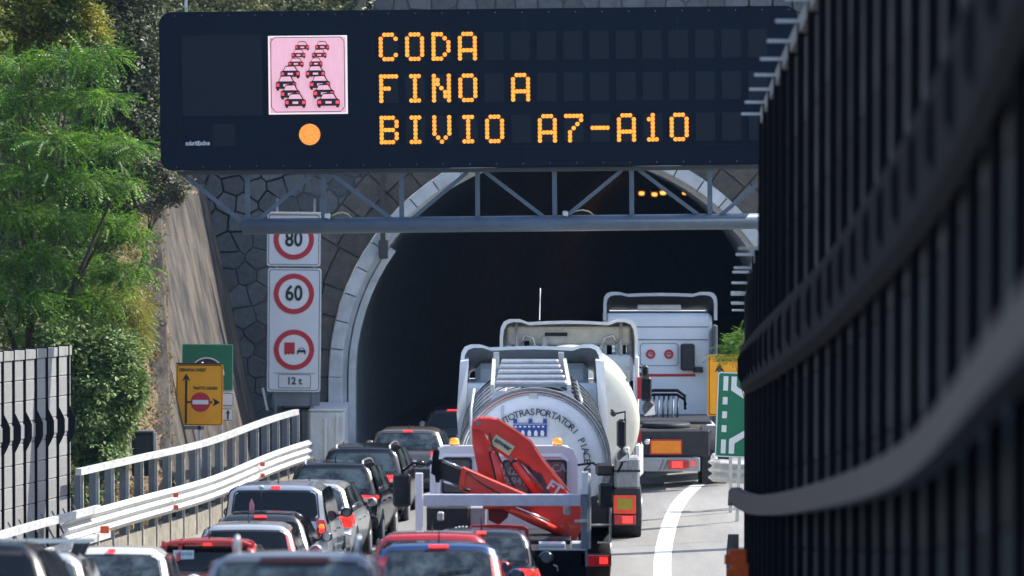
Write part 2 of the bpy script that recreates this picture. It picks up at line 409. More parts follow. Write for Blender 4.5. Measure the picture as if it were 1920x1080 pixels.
def arc_block(r0, r1, a0, a1, y0, y1, gap, n=2, bev=.03):
    vs = []; fs = []
    da = gap/(r0+r1)
    for k in range(n+1):
        t = a0 + da + (a1-a0-2*da)*k/n; c, s_ = math.cos(t), math.sin(t)
        for r, y in ((r0+.005, y1), (r0+.005, y0+bev), (r0+bev, y0), (r1-bev, y0), (r1-.01, y0+bev), (r1-.01, y1)): vs.append((CX+c*r, y, CZ+s_*r))
    for k in range(n):
        for q in range(5): fs.append((k*6+q, k*6+q+1, (k+1)*6+q+1, (k+1)*6+q))
    fs += [tuple(range(6))[::-1], tuple(n*6+q for q in range(6))]
    return MB().add(vs, fs)
nb = 26
for k in range(nb):
    a0 = math.pi - math.pi*k/nb; a1 = math.pi - math.pi*(k+1)/nb
    link('arch_block', arc_block(R_IN, R_RING, a1, a0, PD-.14, PD+.5, .03), concrete, portal)
for sx in (-1, 1):
    for j in range(4):
        z1 = CZ - j*.68; z0 = z1 - .67
        m = MB(); xa, xb = sorted((CX + sx*R_IN, CX + sx*R_RING)); m.box(xa, xb, PD-.14, PD+.5, z0+.02, z1, .02); link('arch_block', m, concrete, portal)
rb = random.Random(3); a = math.pi
while a > 0.02:
    da = rb.uniform(.10, .16); a2 = max(a - da, 0)
    rr = R_RING + rb.uniform(.40, .6)*(R_BR-R_RING)
    link('brown_stone', arc_block(R_RING, rr, a2, a, PD - rb.uniform(.05, .09), PD+.06, .035, 2, .02), stonebrown, portal)
    link('brown_stone', arc_block(rr+.01, R_BR, a2, a, PD - rb.uniform(.03, .08), PD+.06, .035, 2, .02), stonebrown, portal)
    a = a2
for sx in (-1, 1):
    z = CZ
    while z > GZ:
        h = rb.uniform(.5, .8)
        m = MB(); xa, xb = sorted((CX + sx*(R_RING+.02), CX + sx*(R_BR-.02))); m.box(xa, xb, PD-rb.uniform(.04,.08), PD+.06, z-h+.02, z-.01, .02); link('brown_stone', m, stonebrown, portal); z -= h
# polygonal stones (Voronoi cells of a jittered hexagonal lattice)
def clip(poly, nx, nz, d):
    out = []
    for i in range(len(poly)):
        p, q = poly[i], poly[(i+1) % len(poly)]
        a_, b_ = nx*p[0]+nz*p[1]-d, nx*q[0]+nz*q[1]-d
        if a_ <= 0: out.append(p)
        if a_*b_ < 0: t = a_/(a_-b_); out.append((p[0]+(q[0]-p[0])*t, p[1]+(q[1]-p[1])*t))
    return out
cs = .50; seeds = []
rz = random.Random(5); j = 0; z = GZ - .5
while z < CAMZ + 4.9:
    x = XL - 1 + (cs/2 if j % 2 else 0)
    while x < XR + 1:
        seeds.append((x + rz.uniform(-.14,.14), z + rz.uniform(-.12,.12))); x += cs
    z += cs*.87; j += 1
rest = MB(); n_ind = 0
def stone(mb, poly, cx, cz, y, rnd):
    n = len(poly)
    A = [(x, PD+.05, z) for x, z in poly]; B = [(cx+(x-cx)*.99, y+.03, cz+(z-cz)*.99) for x, z in poly]; C_ = [(cx+(x-cx)*.92, y, cz+(z-cz)*.92) for x, z in poly]
    fs = [(i, (i+1)%n, n+(i+1)%n, n+i) for i in range(n)] + [(n+i, n+(i+1)%n, 2*n+(i+1)%n, 2*n+i) for i in range(n)] + [tuple(2*n+i for i in range(n))]
    mb.add(A+B+C_, [f[::-1] for f in fs])
for i, (sx, sz) in enumerate(seeds):
    if sx < XL+.1 or sx > XR-.1 or sz > wall_top(sx)-.1 or sz < GZ: continue
    poly = [(sx-.6, sz-.6), (sx+.6, sz-.6), (sx+.6, sz+.6), (sx-.6, sz+.6)]
    for k, (tx, tz) in enumerate(seeds):
        dx, dz = tx-sx, tz-sz; d = math.hypot(dx, dz)
        if k == i or d > 1.3: continue
        poly = clip(poly, dx/d, dz/d, (sx*dx+sz*dz)/d + d/2 - .011)
        if len(poly) < 3: break
    if len(poly) < 3: continue
    rr = math.hypot(sx-CX, max(sz-CZ, 0))
    if rr < R_BR + .62:
        ux, uz = (sx-CX)/rr, max(sz-CZ, 0)/rr
        poly = clip(poly, -ux, -uz, -(ux*CX+uz*CZ) - R_BR - .02)
        if len(poly) < 3: continue
    poly = clip(poly, 0, 1, wall_top(sx)-.02)
    if len(poly) < 3: continue
    cx = sum(p[0] for p in poly)/len(poly); cz = sum(p[1] for p in poly)/len(poly)
    px, py = 960 + FPX*cx/PD, 250 + PS*(CAMZ-cz)
    seen = (360 < px < 760 and 318 < py < 790) or (1240 < px < 1450 and 310 < py < 480) or (py < 25 and 640 < px < 1460)
    y = PD - rz.uniform(.0, .04)
    if seen and n_ind < 290:
        m = MB(); stone(m, poly, cx, cz, y, rz); link('stone', m, stonegrey, portal); n_ind += 1
    else: stone(rest, poly, cx, cz, y, rz)
tag(link('stone_facing', rest, stonegrey, portal), kind='stuff')
# lining of the bore
rows = []
def bore(y, r, n=28):
    o = tun_dx(y); zf = G(0, y) - .3
    return [(CX+o-r, y, zf)] + [(CX+o+r*math.cos(math.pi-math.pi*k/n), y, CZ+r*math.sin(math.pi-math.pi*k/n)) for k in range(n+1)] + [(CX+o+r, y, zf)]
ys_t = [PD+.5, PD+3] + [PD+6*i for i in range(1, 30)]
link('tunnel_lining', MB().grid([bore(y, R_IN-.10) for y in ys_t], True), lining, portal)
link('tunnel_mouth_collar', MB().grid([bore(PD+.5, R_IN-.10), bore(PD+.5, R_IN+.3)], False), concrete, portal)
b_ = bore(ys_t[-1], R_IN-.10); m = MB().add(b_, [tuple(range(len(b_)))]); link('bore_light_cap', m, lining, portal)  # unseen cap added to keep sky light out of the far end
mb = MB()     # pale edge band of the inner lining on the left
rin = R_IN-.14
pts = [(CX-rin, GZ)] + [(CX+rin*math.cos(t), CZ+rin*math.sin(t)) for t in [math.pi - math.pi*k/40 for k in range(0, 41)]] + [(CX+rin, GZ)]
pin = [(CX-(rin-.16), GZ)] + [(CX+(rin-.16)*math.cos(t), CZ+(rin-.16)*math.sin(t)) for t in [math.pi - math.pi*k/40 for k in range(0, 41)]] + [(CX+rin-.16, GZ)]
mb.grid([[(x, PD+.45, z) for x, z in pts[:10]], [(x, PD+.45, z) for x, z in pin[:10]]], False)
mb.grid([[(x, PD+.45, z) for x, z in pin[:10]], [(x, PD+1.4, z) for x, z in pin[:10]]], False)
link('lining_edge', mb, concrete, portal)
# conduit on the portal
cnd = thing('cable_conduit', 'vertical grey cable conduit with junction box left of the tunnel arch', 'conduit')
p = W(717, 330, PD-.3); q = W(718, 450, PD-.3); m = MB(); m.beam(p + Vector((0,0,1)), q, .12, .1); link('conduit_pipe', m, railgrey, cnd)
m = MB(); m.box(q.x-.1, q.x+.12, q.y-.1, q.y+.12, q.z-.45, q.z, .02); link('junction_box', m, railgrey, cnd)
# tunnel lamps
for i, (px, py, Y) in enumerate([(1203,362,190),(1227,364,190),(1243,361,175),(1285,361,172),(1162,405,215),(1178,405,215)]):
    c = W(px, py, Y); t = thing('tunnel_lamp', ['glowing orange tunnel lamp, first from the left of the upper four','glowing orange tunnel lamp, second from the left of the upper four','glowing orange tunnel lamp, third from the left of the upper four','glowing orange tunnel lamp, rightmost and apart from the others','glowing orange lamp just above the gantry tube, left of a pair','glowing orange lamp just above the gantry tube, right of a pair'][i], 'lamp', c, group='orange lamps under the tunnel ceiling')
    m = MB(); m.box(-.16, .16, -.3, .3, .05, .25, .03); m.beam((0,0,.2), (0,0,.9), .03); link('lamp_housing', m, black, t)
    m = MB(); m.box(-.09, .09, -.31, .25, -.07, .05, .03); link('lamp_lens', m, mat('sodium_lens', (1,.36,.07), .4, emit=1.3), t)
# concrete plinth left of the mouth
pl = thing('concrete_plinth', 'pale grey concrete plinth at the left foot of the tunnel arch', 'concrete block')
a = W(582, 768, 119.4); b = W(648, 768, 119.4)
m = MB(); m.box(a.x, b.x, 118.6, 121.8, -1, a.z, .04); link('plinth_body', m, concrete, pl)
m = MB(); m.box(a.x-.01, b.x+.01, 118.58, 121.82, a.z+.004, a.z+.05, .02); link('plinth_cap', m, concrete, pl)
m = MB(); m.box(a.x+.35, a.x+.42, 118.52, 118.6, -.5, a.z-.15, .01); m.box(b.x-.2, b.x-.13, 118.52, 118.6, -.5, a.z-.05, .01); link('drain_pipe', m, dirtywhite, pl)

# ---------------------------------------------------------------- guard rails
def wave(n=3, h=.5, d=.085):
    """3-wave steel rail section; side offsets and heights, closed with thickness"""
    P_ = []
    for k in range(n*6+1):
        t = k/(n*6); P_.append((d*.5*(1 - math.cos(2*math.pi*n*t)), -h/2 + h*t))
    return P_ + [(a_-.012, b_) for a_, b_ in P_[::-1]]
gl = thing('guard_rail', 'long bright galvanised guard rail with posts and upper handrail on the left verge', 'guard rail')
def lp(y, h, dx=0): x = EL(y) + dx; return (x, y, G(x, y) + h)
yy = 89.5
while yy < 120:
    y2 = min(yy + 4.0, 120.6); pts = [lp(yy + (y2-yy)*k/4, .82, .06) for k in range(5)]
    m = MB().sweep(pts, wave()); link('wave_rail', m, galv, gl); yy = y2
m = MB().sweep([lp(91.4+ 1.5*k, 1.78, 0) for k in range(18)], [(-.05,-.06),(.06,-.06),(.06,.06),(-.05,.06)]); link('handrail', m, galv, gl)
y = 92.2; i = 0
pm = MB().box(-.03, .03, -.012, .012, -.3, 1.72); pm.box(-.03, -.02, -.04, .04, -.3, 1.72); pm.box(.02, .03, -.04, .04, -.3, 1.72); pm = pm.mesh('post')
pd = MB().box(-.15, -.035, -.02, .02, .0, 1.70).mesh('post_plate')
while y < 120.5:
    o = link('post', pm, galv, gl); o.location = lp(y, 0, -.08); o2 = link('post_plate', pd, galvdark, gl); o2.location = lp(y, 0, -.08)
    y += 1.5; i += 1
mb = MB().sweep([lp(85+1.5*k, .16, -.2) for k in range(24)], [(-.12,-.4),(.12,-.4),(.12,.20),(-.12,.20)]); link('kerb', mb, gravel, gl)
for (px, py, Y) in ((304,918,100.3),(472,885,110.7),(588,843,118.9)):
    for dz in (.12, -.12):
        x = EL(Y)+.17; m = MB().box(x-.01, x+.04, Y-.06, Y+.04, G(x,Y)+.82+dz-.045, G(x,Y)+.82+dz+.045, .01)
        m.box(x-.02, x+.08, Y-.07, Y-.062, G(x,Y)+.82+dz-.045, G(x,Y)+.82+dz+.045); link('reflector', m, reflect, gl)
# right short rail end in front of the green sign
gr = thing('guard_rail', 'short dirty guard rail end under the green lane sign', 'guard rail')
p0 = W(1338, 882, 99.0)
path = [(p0.x-.02, 99.25, p0.z), (p0.x+.03, 99.02, p0.z), (p0.x+.14, 98.9, p0.z), (p0.x+.5, 98.85, p0.z-.02), (p0.x+1.1, 98.9, p0.z-.04), (p0.x+2.5, 99.2, p0.z-.08)]
m = MB().sweep(path, [(a_, b_*.9) for a_, b_ in wave()]); link('wave_rail', m, galv, gr)
m = MB(); m.box(p0.x+.6, p0.x+.72, 99.05, 99.2, G(4, 99)-.2, p0.z+.2); link('post', m, galvdark, gr)
m = MB(); m.ell((p0.x+.02, 99.3, p0.z+.2), (.07,.1,.12)); link('end_cap', m, galv, gr)

# ---------------------------------------------------------------- noise barriers
def panel_mesh(L, h): return MB().box(-L/2+.004, L/2-.004, -.05, .05, .004, h-.004, .012).mesh('barrier_panel')
def barrier(root, f, y0, y1, step, side, Hf, ph, pm_, rows_f, rail_fs, plate_z, post_mat, brackets=True, pd_=.14, pw=.055, psc=1.0):
    """f(y) = x of the wall line; side = +1 when the road is at +x"""
    y = y0; pan = {}
    post = {}
    plate = MB().prism([(0,-.34),(.10*psc,-.22),(.17*psc,-.12),(.17*psc,.12),(.10*psc,.22),(0,.34)], -.035*psc, .035*psc).mesh('post_bracket_plate')
    foot = MB().beam((0.05,0,1.15), (.42,0,.45), .03).mesh('diagonal_strut')
    spike = MB().box(0, .24, -.02, .02, -.015, .015).mesh('cap_bracket')
    while y < y1 - .01:
        ya = y; yb = min(y + step, y1); A = Vector((f(ya), ya, 0)); B = Vector((f(yb), yb, 0)); L = (B-A).length
        ang = math.atan2(B.y-A.y, B.x-A.x); mid = (A+B)/2; zb = G(mid.x, mid.y) - .1; h = Hf(mid.y)
        slope = math.atan2(G(B.x, B.y) - G(A.x, A.y), L)
        n = int(h/ph)
        key = round(L, 1)
        key = (key, round(L/math.cos(slope), 2))
        if key not in pan: pan[key] = panel_mesh(L/math.cos(slope)+.01, ph)
        for k in range(n):
            o = link('barrier_panel', pan[key], pm_, root); o.location = (mid.x, mid.y, zb + k*ph); o.rotation_euler = (0, -slope, ang)
        hk = round(h, 1)
        if hk not in post:
            q = MB(); q.box(-.09, pd_, -pw, pw, -.2, hk + .04); post[hk] = q.mesh('post')
        o = link('post', post[hk], post_mat, root); o.location = (A.x, A.y, G(A.x, A.y)); o.rotation_euler = (0, 0, 0 if side > 0 else math.pi)
        o = link('bracket_plate', plate, post_mat, root); o.location = (A.x + side*pd_, A.y, G(A.x, A.y) + plate_z); o.rotation_euler = (0, 0, 0 if side > 0 else math.pi)
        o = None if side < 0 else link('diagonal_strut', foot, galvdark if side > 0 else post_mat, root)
        if o: o.location = (A.x + side*.1, A.y, G(A.x, A.y))
        if brackets:
            o = link('cap_bracket', spike, galv, root); o.location = (A.x + side*.08, A.y, G(A.x, A.y) + hk + .055); o.rotation_euler = (0, 0, 0 if side > 0 else math.pi)
        y = yb
nl = thing('noise_barrier', 'grey panelled noise barrier with black posts and arrow plates on the left', 'noise barrier')
LBX = lambda y: EL(y) - .35
barrier(nl, LBX, 52, 92.3, 1.0, 1, lambda y: 3.97, .36, panelgrey, 1, None, 2.62, blackmetal, False, .09, .034, .6)
m = MB().sweep([(LBX(y)-.0, y, G(LBX(y), y) + 3.94) for y in [51.5+1.2*k for k in range(35)]], [(-.10,-.08),(.075,-.08),(.075,.08),(-.10,.08)]); link('top_cap', m, panelgrey, nl)
m = MB().sweep([(LBX(y)+.12, y, G(LBX(y), y) + 2.62) for y in [51.5+1.2*k for k in range(35)]], [(-.10,-.12),(-.05,-.12),(-.05,.12),(-.10,.12)]); link('waist_channel', m, panelgrey, nl)
m = MB().sweep([(LBX(y)+.55, y, G(LBX(y), y) + 1.08) for y in [51+1.25*k for k in range(34)]], [(-.04,-.06),(.05,-.06),(.05,.07),(-.04,.07)]); link('crash_rail', m, galv, nl)
m = MB().sweep([(LBX(y)+.5, y, G(LBX(y), y) + .55) for y in [51+1.25*k for k in range(35)]], [(-.04,-.06),(.05,-.06),(.05,.07),(-.04,.07)]); link('crash_rail', m, galv, nl)
m = MB().box(-.06, .1, -.05, .05, -.05, .08, .01); o = link('reflector', m, reflect, nl); o.location = (LBX(92.5)+.62, 92.3, G(-8, 92)+.68)
nr = thing('noise_barrier', 'tall dark noise barrier running past the camera on the right', 'noise barrier')
HRf = lambda y: 6.4 if y < 62 else 4.95 - .028*(y-62)
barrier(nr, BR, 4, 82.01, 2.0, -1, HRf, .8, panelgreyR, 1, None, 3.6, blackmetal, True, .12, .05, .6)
rh = lambda y: 1.92 if y < 66 else 1.92 - (y-66)*.028
ysb = [3+1.5*k for k in range(53)]
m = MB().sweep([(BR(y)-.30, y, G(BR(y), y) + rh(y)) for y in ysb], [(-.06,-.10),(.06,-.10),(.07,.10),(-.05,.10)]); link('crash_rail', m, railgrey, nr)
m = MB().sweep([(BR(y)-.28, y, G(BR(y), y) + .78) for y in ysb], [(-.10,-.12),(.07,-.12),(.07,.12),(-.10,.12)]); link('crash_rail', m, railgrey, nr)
m = MB().sweep([(BR(y)-.12, y, G(BR(y), y) + 3.6) for y in ysb], [(-.06,-.28),(.0,-.36),(.03,-.36),(.03,.36),(.0,.36),(-.06,.28)]); link('waist_channel', m, blackmetal, nr)
m = MB().sweep([(BR(y), y, G(BR(y), y) + 6.42) for y in ysb if y < 61.5], [(-.10,-.08),(.10,-.08),(.10,.08),(-.10,.08)]); link('top_cap', m, panelgrey, nr)
m = MB().sweep([(BR(y), y, G(BR(y), y) + HRf(y) + .02) for y in ysb if y > 62.3], [(-.10,-.07),(.10,-.07),(.10,.07),(-.10,.07)]); link('top_cap', m, panelgrey, nr)
m = MB().sweep([(BR(y)+.05, y, G(BR(y), y) + .3) for y in ysb], [(-.09,-.5),(.09,-.5),(.09,.5),(-.09,.5)]); link('plinth', m, mat('dark_concrete', (.07,.07,.075), .9), nr)
for (px, py) in ((1384,1042),(1388,1068)):
    p = W(px, py, 60); m = MB().box(p.x-.11, p.x+.1, p.y-.03, p.y+.03, p.z-.1, p.z+.08, .01); m.box(p.x-.16, p.x-.11, p.y-.03, p.y+.03, p.z-.1, p.z+.01); link('reflector', m, reflect, nr)
# ================================================================ MESSAGE SIGN AND GANTRY
SY = 91.0; SS = FPX / SY
org = W(900, 165, SY)
TILT = -R(.6)
vms = thing('message_sign', 'huge dark navy electronic message sign with amber lettering CODA FINO A BIVIO A7-A10', 'message sign', org, (0, TILT, 0))
def LX(px): return (px-900)/SS
def LZ(py): return (165-py)/SS
m = MB().prism(rrect(LX(300), LX(1496), LZ(314), LZ(17), .22), 0, .62); link('housing', m, navy, vms)
m = MB()
ring_o = rrect(LX(302), LX(1494), LZ(312), LZ(19), .20); ring_i = rrect(LX(308), LX(1488), LZ(306), LZ(25), .17)
m.grid([[(x, -.012, z) for x, z in ring_o] + [(ring_o[0][0], -.012, ring_o[0][1])], [(x, -.012, z) for x, z in ring_i] + [(ring_i[0][0], -.012, ring_i[0][1])]], False)
link('housing_rim', m, navy, vms)
m = MB().box(LX(342), LX(492), -.022, 0, LZ(212), LZ(61)); link('unlit_pictogram_screen', m, navyscreen, vms)
m = MB().box(LX(398), LX(440), -.022, 0, LZ(269), LZ(227)); link('unlit_lamp_screen', m, navyscreen, vms)
m = MB(); m.box(LX(340), LX(654), -.016, 0, LZ(271.6), LZ(270.6)); m.box(LX(340), LX(341), -.016, 0, LZ(271), LZ(58)); m.box(LX(700), LX(1450), -.016, 0, LZ(276), LZ(275)); link('panel_seam', m, navyscreen, vms)
letters('solari   udine', .115, (LX(370), -.01, LZ(263)), signwhite, vms, bold=.002, sx=.72)
m = MB(); ring(m, LX(371), LZ(263), .03, .043, -.02, 0, 16); m.box(LX(371)-.012, LX(371)+.012, -.02, 0, LZ(263)-.02, LZ(263)+.02); link('logo_mark', m, signwhite, vms)
for px in (700, 985, 1270):
    link('panel_seam', MB().box(LX(px), LX(px)+.012, -.004, 0, LZ(312), LZ(19)), navyscreen, vms)
m = MB()
for k in range(24):
    for py in (24, 307): m.prism(circle(LX(330+50*k), LZ(py), .014, 8), -.016, -.002)
link('housing_bolts', m, gantrysteel, vms)
# lit pictogram: queue of cars
pic = link('lit_pictogram', MB().box(LX(504), LX(652), -.03, 0, LZ(210.6), LZ(63.6)), ledframe, vms)
m = MB().box(LX(507), LX(649), -.033, -.03, LZ(208), LZ(66.5)); link('pink_field', m, pinkled, pic)
PX = lambda u: LX(504 + 148*(u-20)/730); PZ = lambda v: LZ(63.6 + 147*(v-35)/720)
def bead(mb, pts, w, y):
    for a, b in zip(pts[:-1], pts[1:]): mb.beam((PX(a[0]), y, PZ(a[1])), (PX(b[0]), y, PZ(b[1])), .003, w, up=(0,1,0)) if False else mb.prism(seg(PX(a[0]), PZ(a[1]), PX(b[0]), PZ(b[1]), w), y, y+.002)
def seg(x0, z0, x1, z1, w):
    d = math.hypot(x1-x0, z1-z0); ux, uz = (x1-x0)/d, (z1-z0)/d; nx, nz = -uz*w/2, ux*w/2; e = w*.35
    return [(x0-ux*e+nx, z0-uz*e+nz), (x0-ux*e-nx, z0-uz*e-nz), (x1+ux*e-nx, z1+uz*e-nz), (x1+ux*e+nx, z1+uz*e+nz)]
m = MB(); c_ = [(80,50),(690,50),(722,88),(722,690),(685,733),(85,733),(45,690),(45,88),(80,50)]
bead(m, c_, .011, -.036); bead(m, [(45,60),(60,75)], .01, -.036); link('border_line', m, leddark, pic)
carsP = [(335,90,75,130),(520,90,75,130),(300,162,75,130),(492,162,75,135),(275,240,78,145),(460,240,78,122),(222,312,105,180),(455,312,105,180),(182,402,125,190),(495,402,120,190),(222,484,125,180),(530,484,120,195),(266,566,120,195),(572,566,120,210)]
for k, (u, v, h, w) in enumerate(carsP):
    y = -.040 - k*.0022; X = lambda f: PX(u + w*f); Z = lambda f: PZ(v + h*f)
    big = k >= 6
    q = MB()
    q.prism([(X(-.5), Z(.95)), (X(-.5), Z(.5)), (X(-.36), Z(.38)), (X(-.24), Z(0)), (X(-.14), Z(-.04)), (X(.2), Z(-.04)), (X(.27), Z(.05)), (X(.38), Z(.38)), (X(.5), Z(.5)), (X(.5), Z(.95))], y, y+.002)
    q.box(X(-.46), X(-.34), y, y+.002, Z(1.08), Z(.9)); q.box(X(.34), X(.46), y, y+.002, Z(1.08), Z(.9))
    link('queue_car', q, leddark if big else ledred, pic)
    q = MB(); q.prism([(X(-.33), Z(.40)), (X(-.23), Z(.07)), (X(.2), Z(.05)), (X(.33), Z(.40))], y-.001, y+.001); q.box(X(-.13), X(.14), y-.001, y+.001, Z(.78), Z(.60)); link('queue_car_glass', q, pinkled, pic)
    q = MB(); q.box(X(-.47), X(-.32), y-.001, y+.001, Z(.8), Z(.55)); q.box(X(.32), X(.47), y-.001, y+.001, Z(.8), Z(.55)); link('queue_car_lamp', q, mat('red_led_lamp', (.75,.06,.08), .5, noise=.1, emit=.4), pic)
m = MB().prism(circle(LX(580), LZ(248.6), 20/SS, 26), -.04, -.01); link('flashing_lamp', m, amber2, vms)
FONT = {'C':'.###.#...##....#....#....#...#.###.','O':'.###.#...##...##...##...##...#.###.','D':'###..#..#.#...##...##...##..#.###..','A':'.###.#...##...##...######...##...#',
 'F':'######....#....###..#....#....#....','I':'.###...#....#....#....#....#...###.','N':'#...###..###..##.#.##..###..###...#','B':'####.#...##...#####.#...##...#####.','V':'#...##...##...##...##...#.#.#...#..',
 '7':'#####....#...#...#...#....#....#...','-':'...............#####...............','1':'..#...##....#....#....#....#...###.','0':'.###.#...##...##...##...##...#.###.'}
FONT['A'] = '.###.#...##...##...#######...##...#'[:35]
cell = MB().box(0, 36/SS, -.020, 0, -53/SS, 0).mesh('character_screen')
rowsT = [('CODA', 60), ('FINO A', 138), ('BIVIO A7-A10', 215.5)]
for txt, py in rowsT:
    for k in range(15):
        o = link('character_screen', cell, navyscreen, vms); o.location = (LX(711 + 49.4*k), 0, LZ(py))
        ch = txt[k] if k < len(txt) else ' '
        if ch in FONT:
            q = MB(); g = FONT[ch].ljust(35, '.')
            for i in range(35):
                if g[i] == '#': q.prism(circle((4 + (i % 5)*7.0)/SS, -(3.6 + (i//5)*7.6)/SS, 4.15/SS, 10), -.034, -.018)
            link('lit_character', q, amber, o)
gan = thing('sign_gantry', 'blue grey steel lattice gantry with round lower tube carrying the message sign', 'gantry', org, (0, TILT, 0))
NB = [460, 750, 1038, 1330, 1600]; NT = [603, 893, 1183, 1472]
m = MB().tube([(LX(450), .3, LZ(420.5)), (LX(1570), .3, LZ(420.5))], .142, 20); link('lower_tube', m, gantrysteel, gan)
m = MB(); m.box(LX(330), LX(1575), .18, .42, LZ(323), LZ(315)); link('top_chord', m, mat('gantry_chord', (.06,.075,.09), .5, .2), gan)
def brace(a, b, w=.07): link('brace', MB().beam((LX(a[0]), .3, LZ(a[1])), (LX(b[0]), .3, LZ(b[1])), w, w), gantrysteel, gan)
for x in [460,603,750,893,1038,1183,1330,1472]: brace((x, 322), (x, 410), .085)
brace((340,322), (452,414), .07)
for i in range(4):
    brace((NT[i]-18, 322), (NB[i]+16, 412)); brace((NT[i]+14, 322), (NB[i+1]-16, 412))
m = MB().box(LX(1545), LX(1585), .12, .5, -7.4-.9, LZ(20), .03); link('mast', m, gantrysteel, gan)
m = MB().beam((LX(349), .3, LZ(17)), (LX(349), .3, LZ(-60)), .045); link('antenna_rod', m, galv, gan)
for i, (px, lab) in enumerate([(616, 'small traffic camera on the gantry tube, left of the arch'), (1062, 'small traffic camera on the gantry tube, in front of the tunnel')]):
    t = thing('traffic_camera', lab, 'camera', W(px, 408 - .0105*(px-900), SY+.2), group='cameras on the gantry tube')
    m = MB().box(-.07, .03, -.12, .2, .02, .10, .015); m.tube([(0,.05,-.02),(0,.05,.04)], .03); link('camera_body', m, dirtywhite if i == 0 else galv, t)
    r_ = 1 if i == 0 else 1.2
    m = MB().tube([(.05*r_,.1,.05),(.14*r_,.1,.10),(.24*r_,.1,.12),(.34*r_,.1,.09),(.40*r_,.1,.03),(.43*r_,.1,-.03)], [.022,.018,.016,.016,.014,.012], 6); link('camera_cable', m, mat('yellowed_cable', (.5,.45,.33), .6), t)

# ================================================================ ROAD SIGNS
def post_to_ground(t, x, z0, Y, loc, w=.06, m_=None, dy=.06):
    gz = G(loc.x + x, Y) - loc.z - .2
    return link('post', MB().beam((x, dy, z0), (x, dy, gz), w), m_ or galv, t)
# speed limit panel on the portal
Y = 118.8; s = FPX/Y; c = W(552, 560, Y)
def P2(px, py): return ((px-552)/s, (560-py)/s)
sp = thing('speed_limit_sign', 'tall white sign panel with red ringed 80, 60 and lorry overtaking ban, 12 t', 'road sign', c, (0, R(.55), 0))
for (x0, y0, x1, y1) in ((500,400,600,499),(502,503,602,735)):
    a = P2(x0, y1); b = P2(x1, y0)
    pnl = link('sign_panel', MB().prism(rrect(a[0], b[0], a[1], b[1], .05), 0, .05), signwhite, sp)
    o_ = rrect(a[0]+.03, b[0]-.03, a[1]+.03, b[1]-.03, .06); i_ = rrect(a[0]+.045, b[0]-.045, a[1]+.045, b[1]-.045, .05)
    m = MB().grid([[(x,-.004,z) for x, z in o_+o_[:1]], [(x,-.004,z) for x, z in i_+i_[:1]]], False); link('border_line', m, signblack, pnl)
    if y0 == 400: m = MB().box(a[0], b[0], -.09, .05, b[1], b[1]+.03); link('hood', m, signwhite, pnl)
for (px, py, tx) in ((550,449,'80'),(551,551,'60'),(552,656,None)):
    x, z = P2(px, py); m = MB(); ring(m, x, z, 28.5/s, 38/s, -.012, 0); link('red_ring', m, signred, sp)
    m = MB(); m.prism(circle(x, z, 28.5/s, 32), -.006, 0); link('sign_field', m, mat('sign_field_white', (.8,.8,.82), .45, noise=.02), sp)
    if tx: letters(tx, .50, (x, -.012, z), signblack, sp, bold=.012, sx=.82)
    else:
        m = MB().box(x-.225, x+.05-.03, -.012, -.007, z-.06, z+.17)
        for q_ in (-.19, -.12, -.03): m.prism(circle(x+q_, z-.09, .026, 12), -.012, -.007)
        m.box(x-.225, x+.02, -.012, -.007, z-.085, z-.06); link('lorry_symbol', m, signred, sp)
        m = MB().prism([(x+.07,z-.1),(x+.07,z-.02),(x+.10,z+.0),(x+.13,z+.05),(x+.22,z+.05),(x+.25,z+.0),(x+.275,z-.02),(x+.275,z-.1),(x+.24,z-.1),(x+.24,z-.06),(x+.105,z-.06),(x+.105,z-.1)], -.012, -.007)
        link('car_symbol', m, signblack, sp); m = MB().prism([(x+.115,z-.0),(x+.14,z+.035),(x+.21,z+.035),(x+.235,z-.0)], -.014, -.012); link('car_symbol_window', m, signwhite, sp)
a = P2(523,728); b = P2(584,702); o_ = rrect(a[0], b[0], a[1], b[1], .03); i_ = rrect(a[0]+.012, b[0]-.012, a[1]+.012, b[1]-.012, .02)
m = MB().grid([[(x,-.006,z) for x, z in o_+o_[:1]], [(x,-.006,z) for x, z in i_+i_[:1]]], False); m.box(a[0]-.1, b[0]+.1, -.006, 0, b[1]+.02, b[1]+.03); link('plate_outline', m, signblack, sp)
letters('12 t', .23, (P2(553,715)[0], -.008, P2(553,715)[1]), signblack, sp, bold=.006, sx=.95)
for px in (518, 588):
    x, z = P2(px, 398); m = MB(); m.beam((x, .12, z+.32), (x, .12, P2(px, 790)[1]), .05); link('post', m, galvdark, sp)
a = P2(512,762); b = P2(600,738); m = MB().box(a[0], b[0], .14, .4, a[1], b[1]); link('sign_footing_beam', m, galvdark, sp)
m = MB().beam((P2(494,728)[0], .0, P2(494,728)[1]), (P2(503,770)[0], 0, P2(503,770)[1]), .09, .05); link('loose_bracket', m, galv, sp)

def arrow_up(mb, x, z0, z1, w, head, y=-.006):
    mb.box(x-w/2, x+w/2, y, 0, z0, z1-head*.8); mb.prism([(x-head*.55, z1-head), (x, z1), (x+head*.55, z1-head), (x, z1-head*.75)], y-.001, 0)
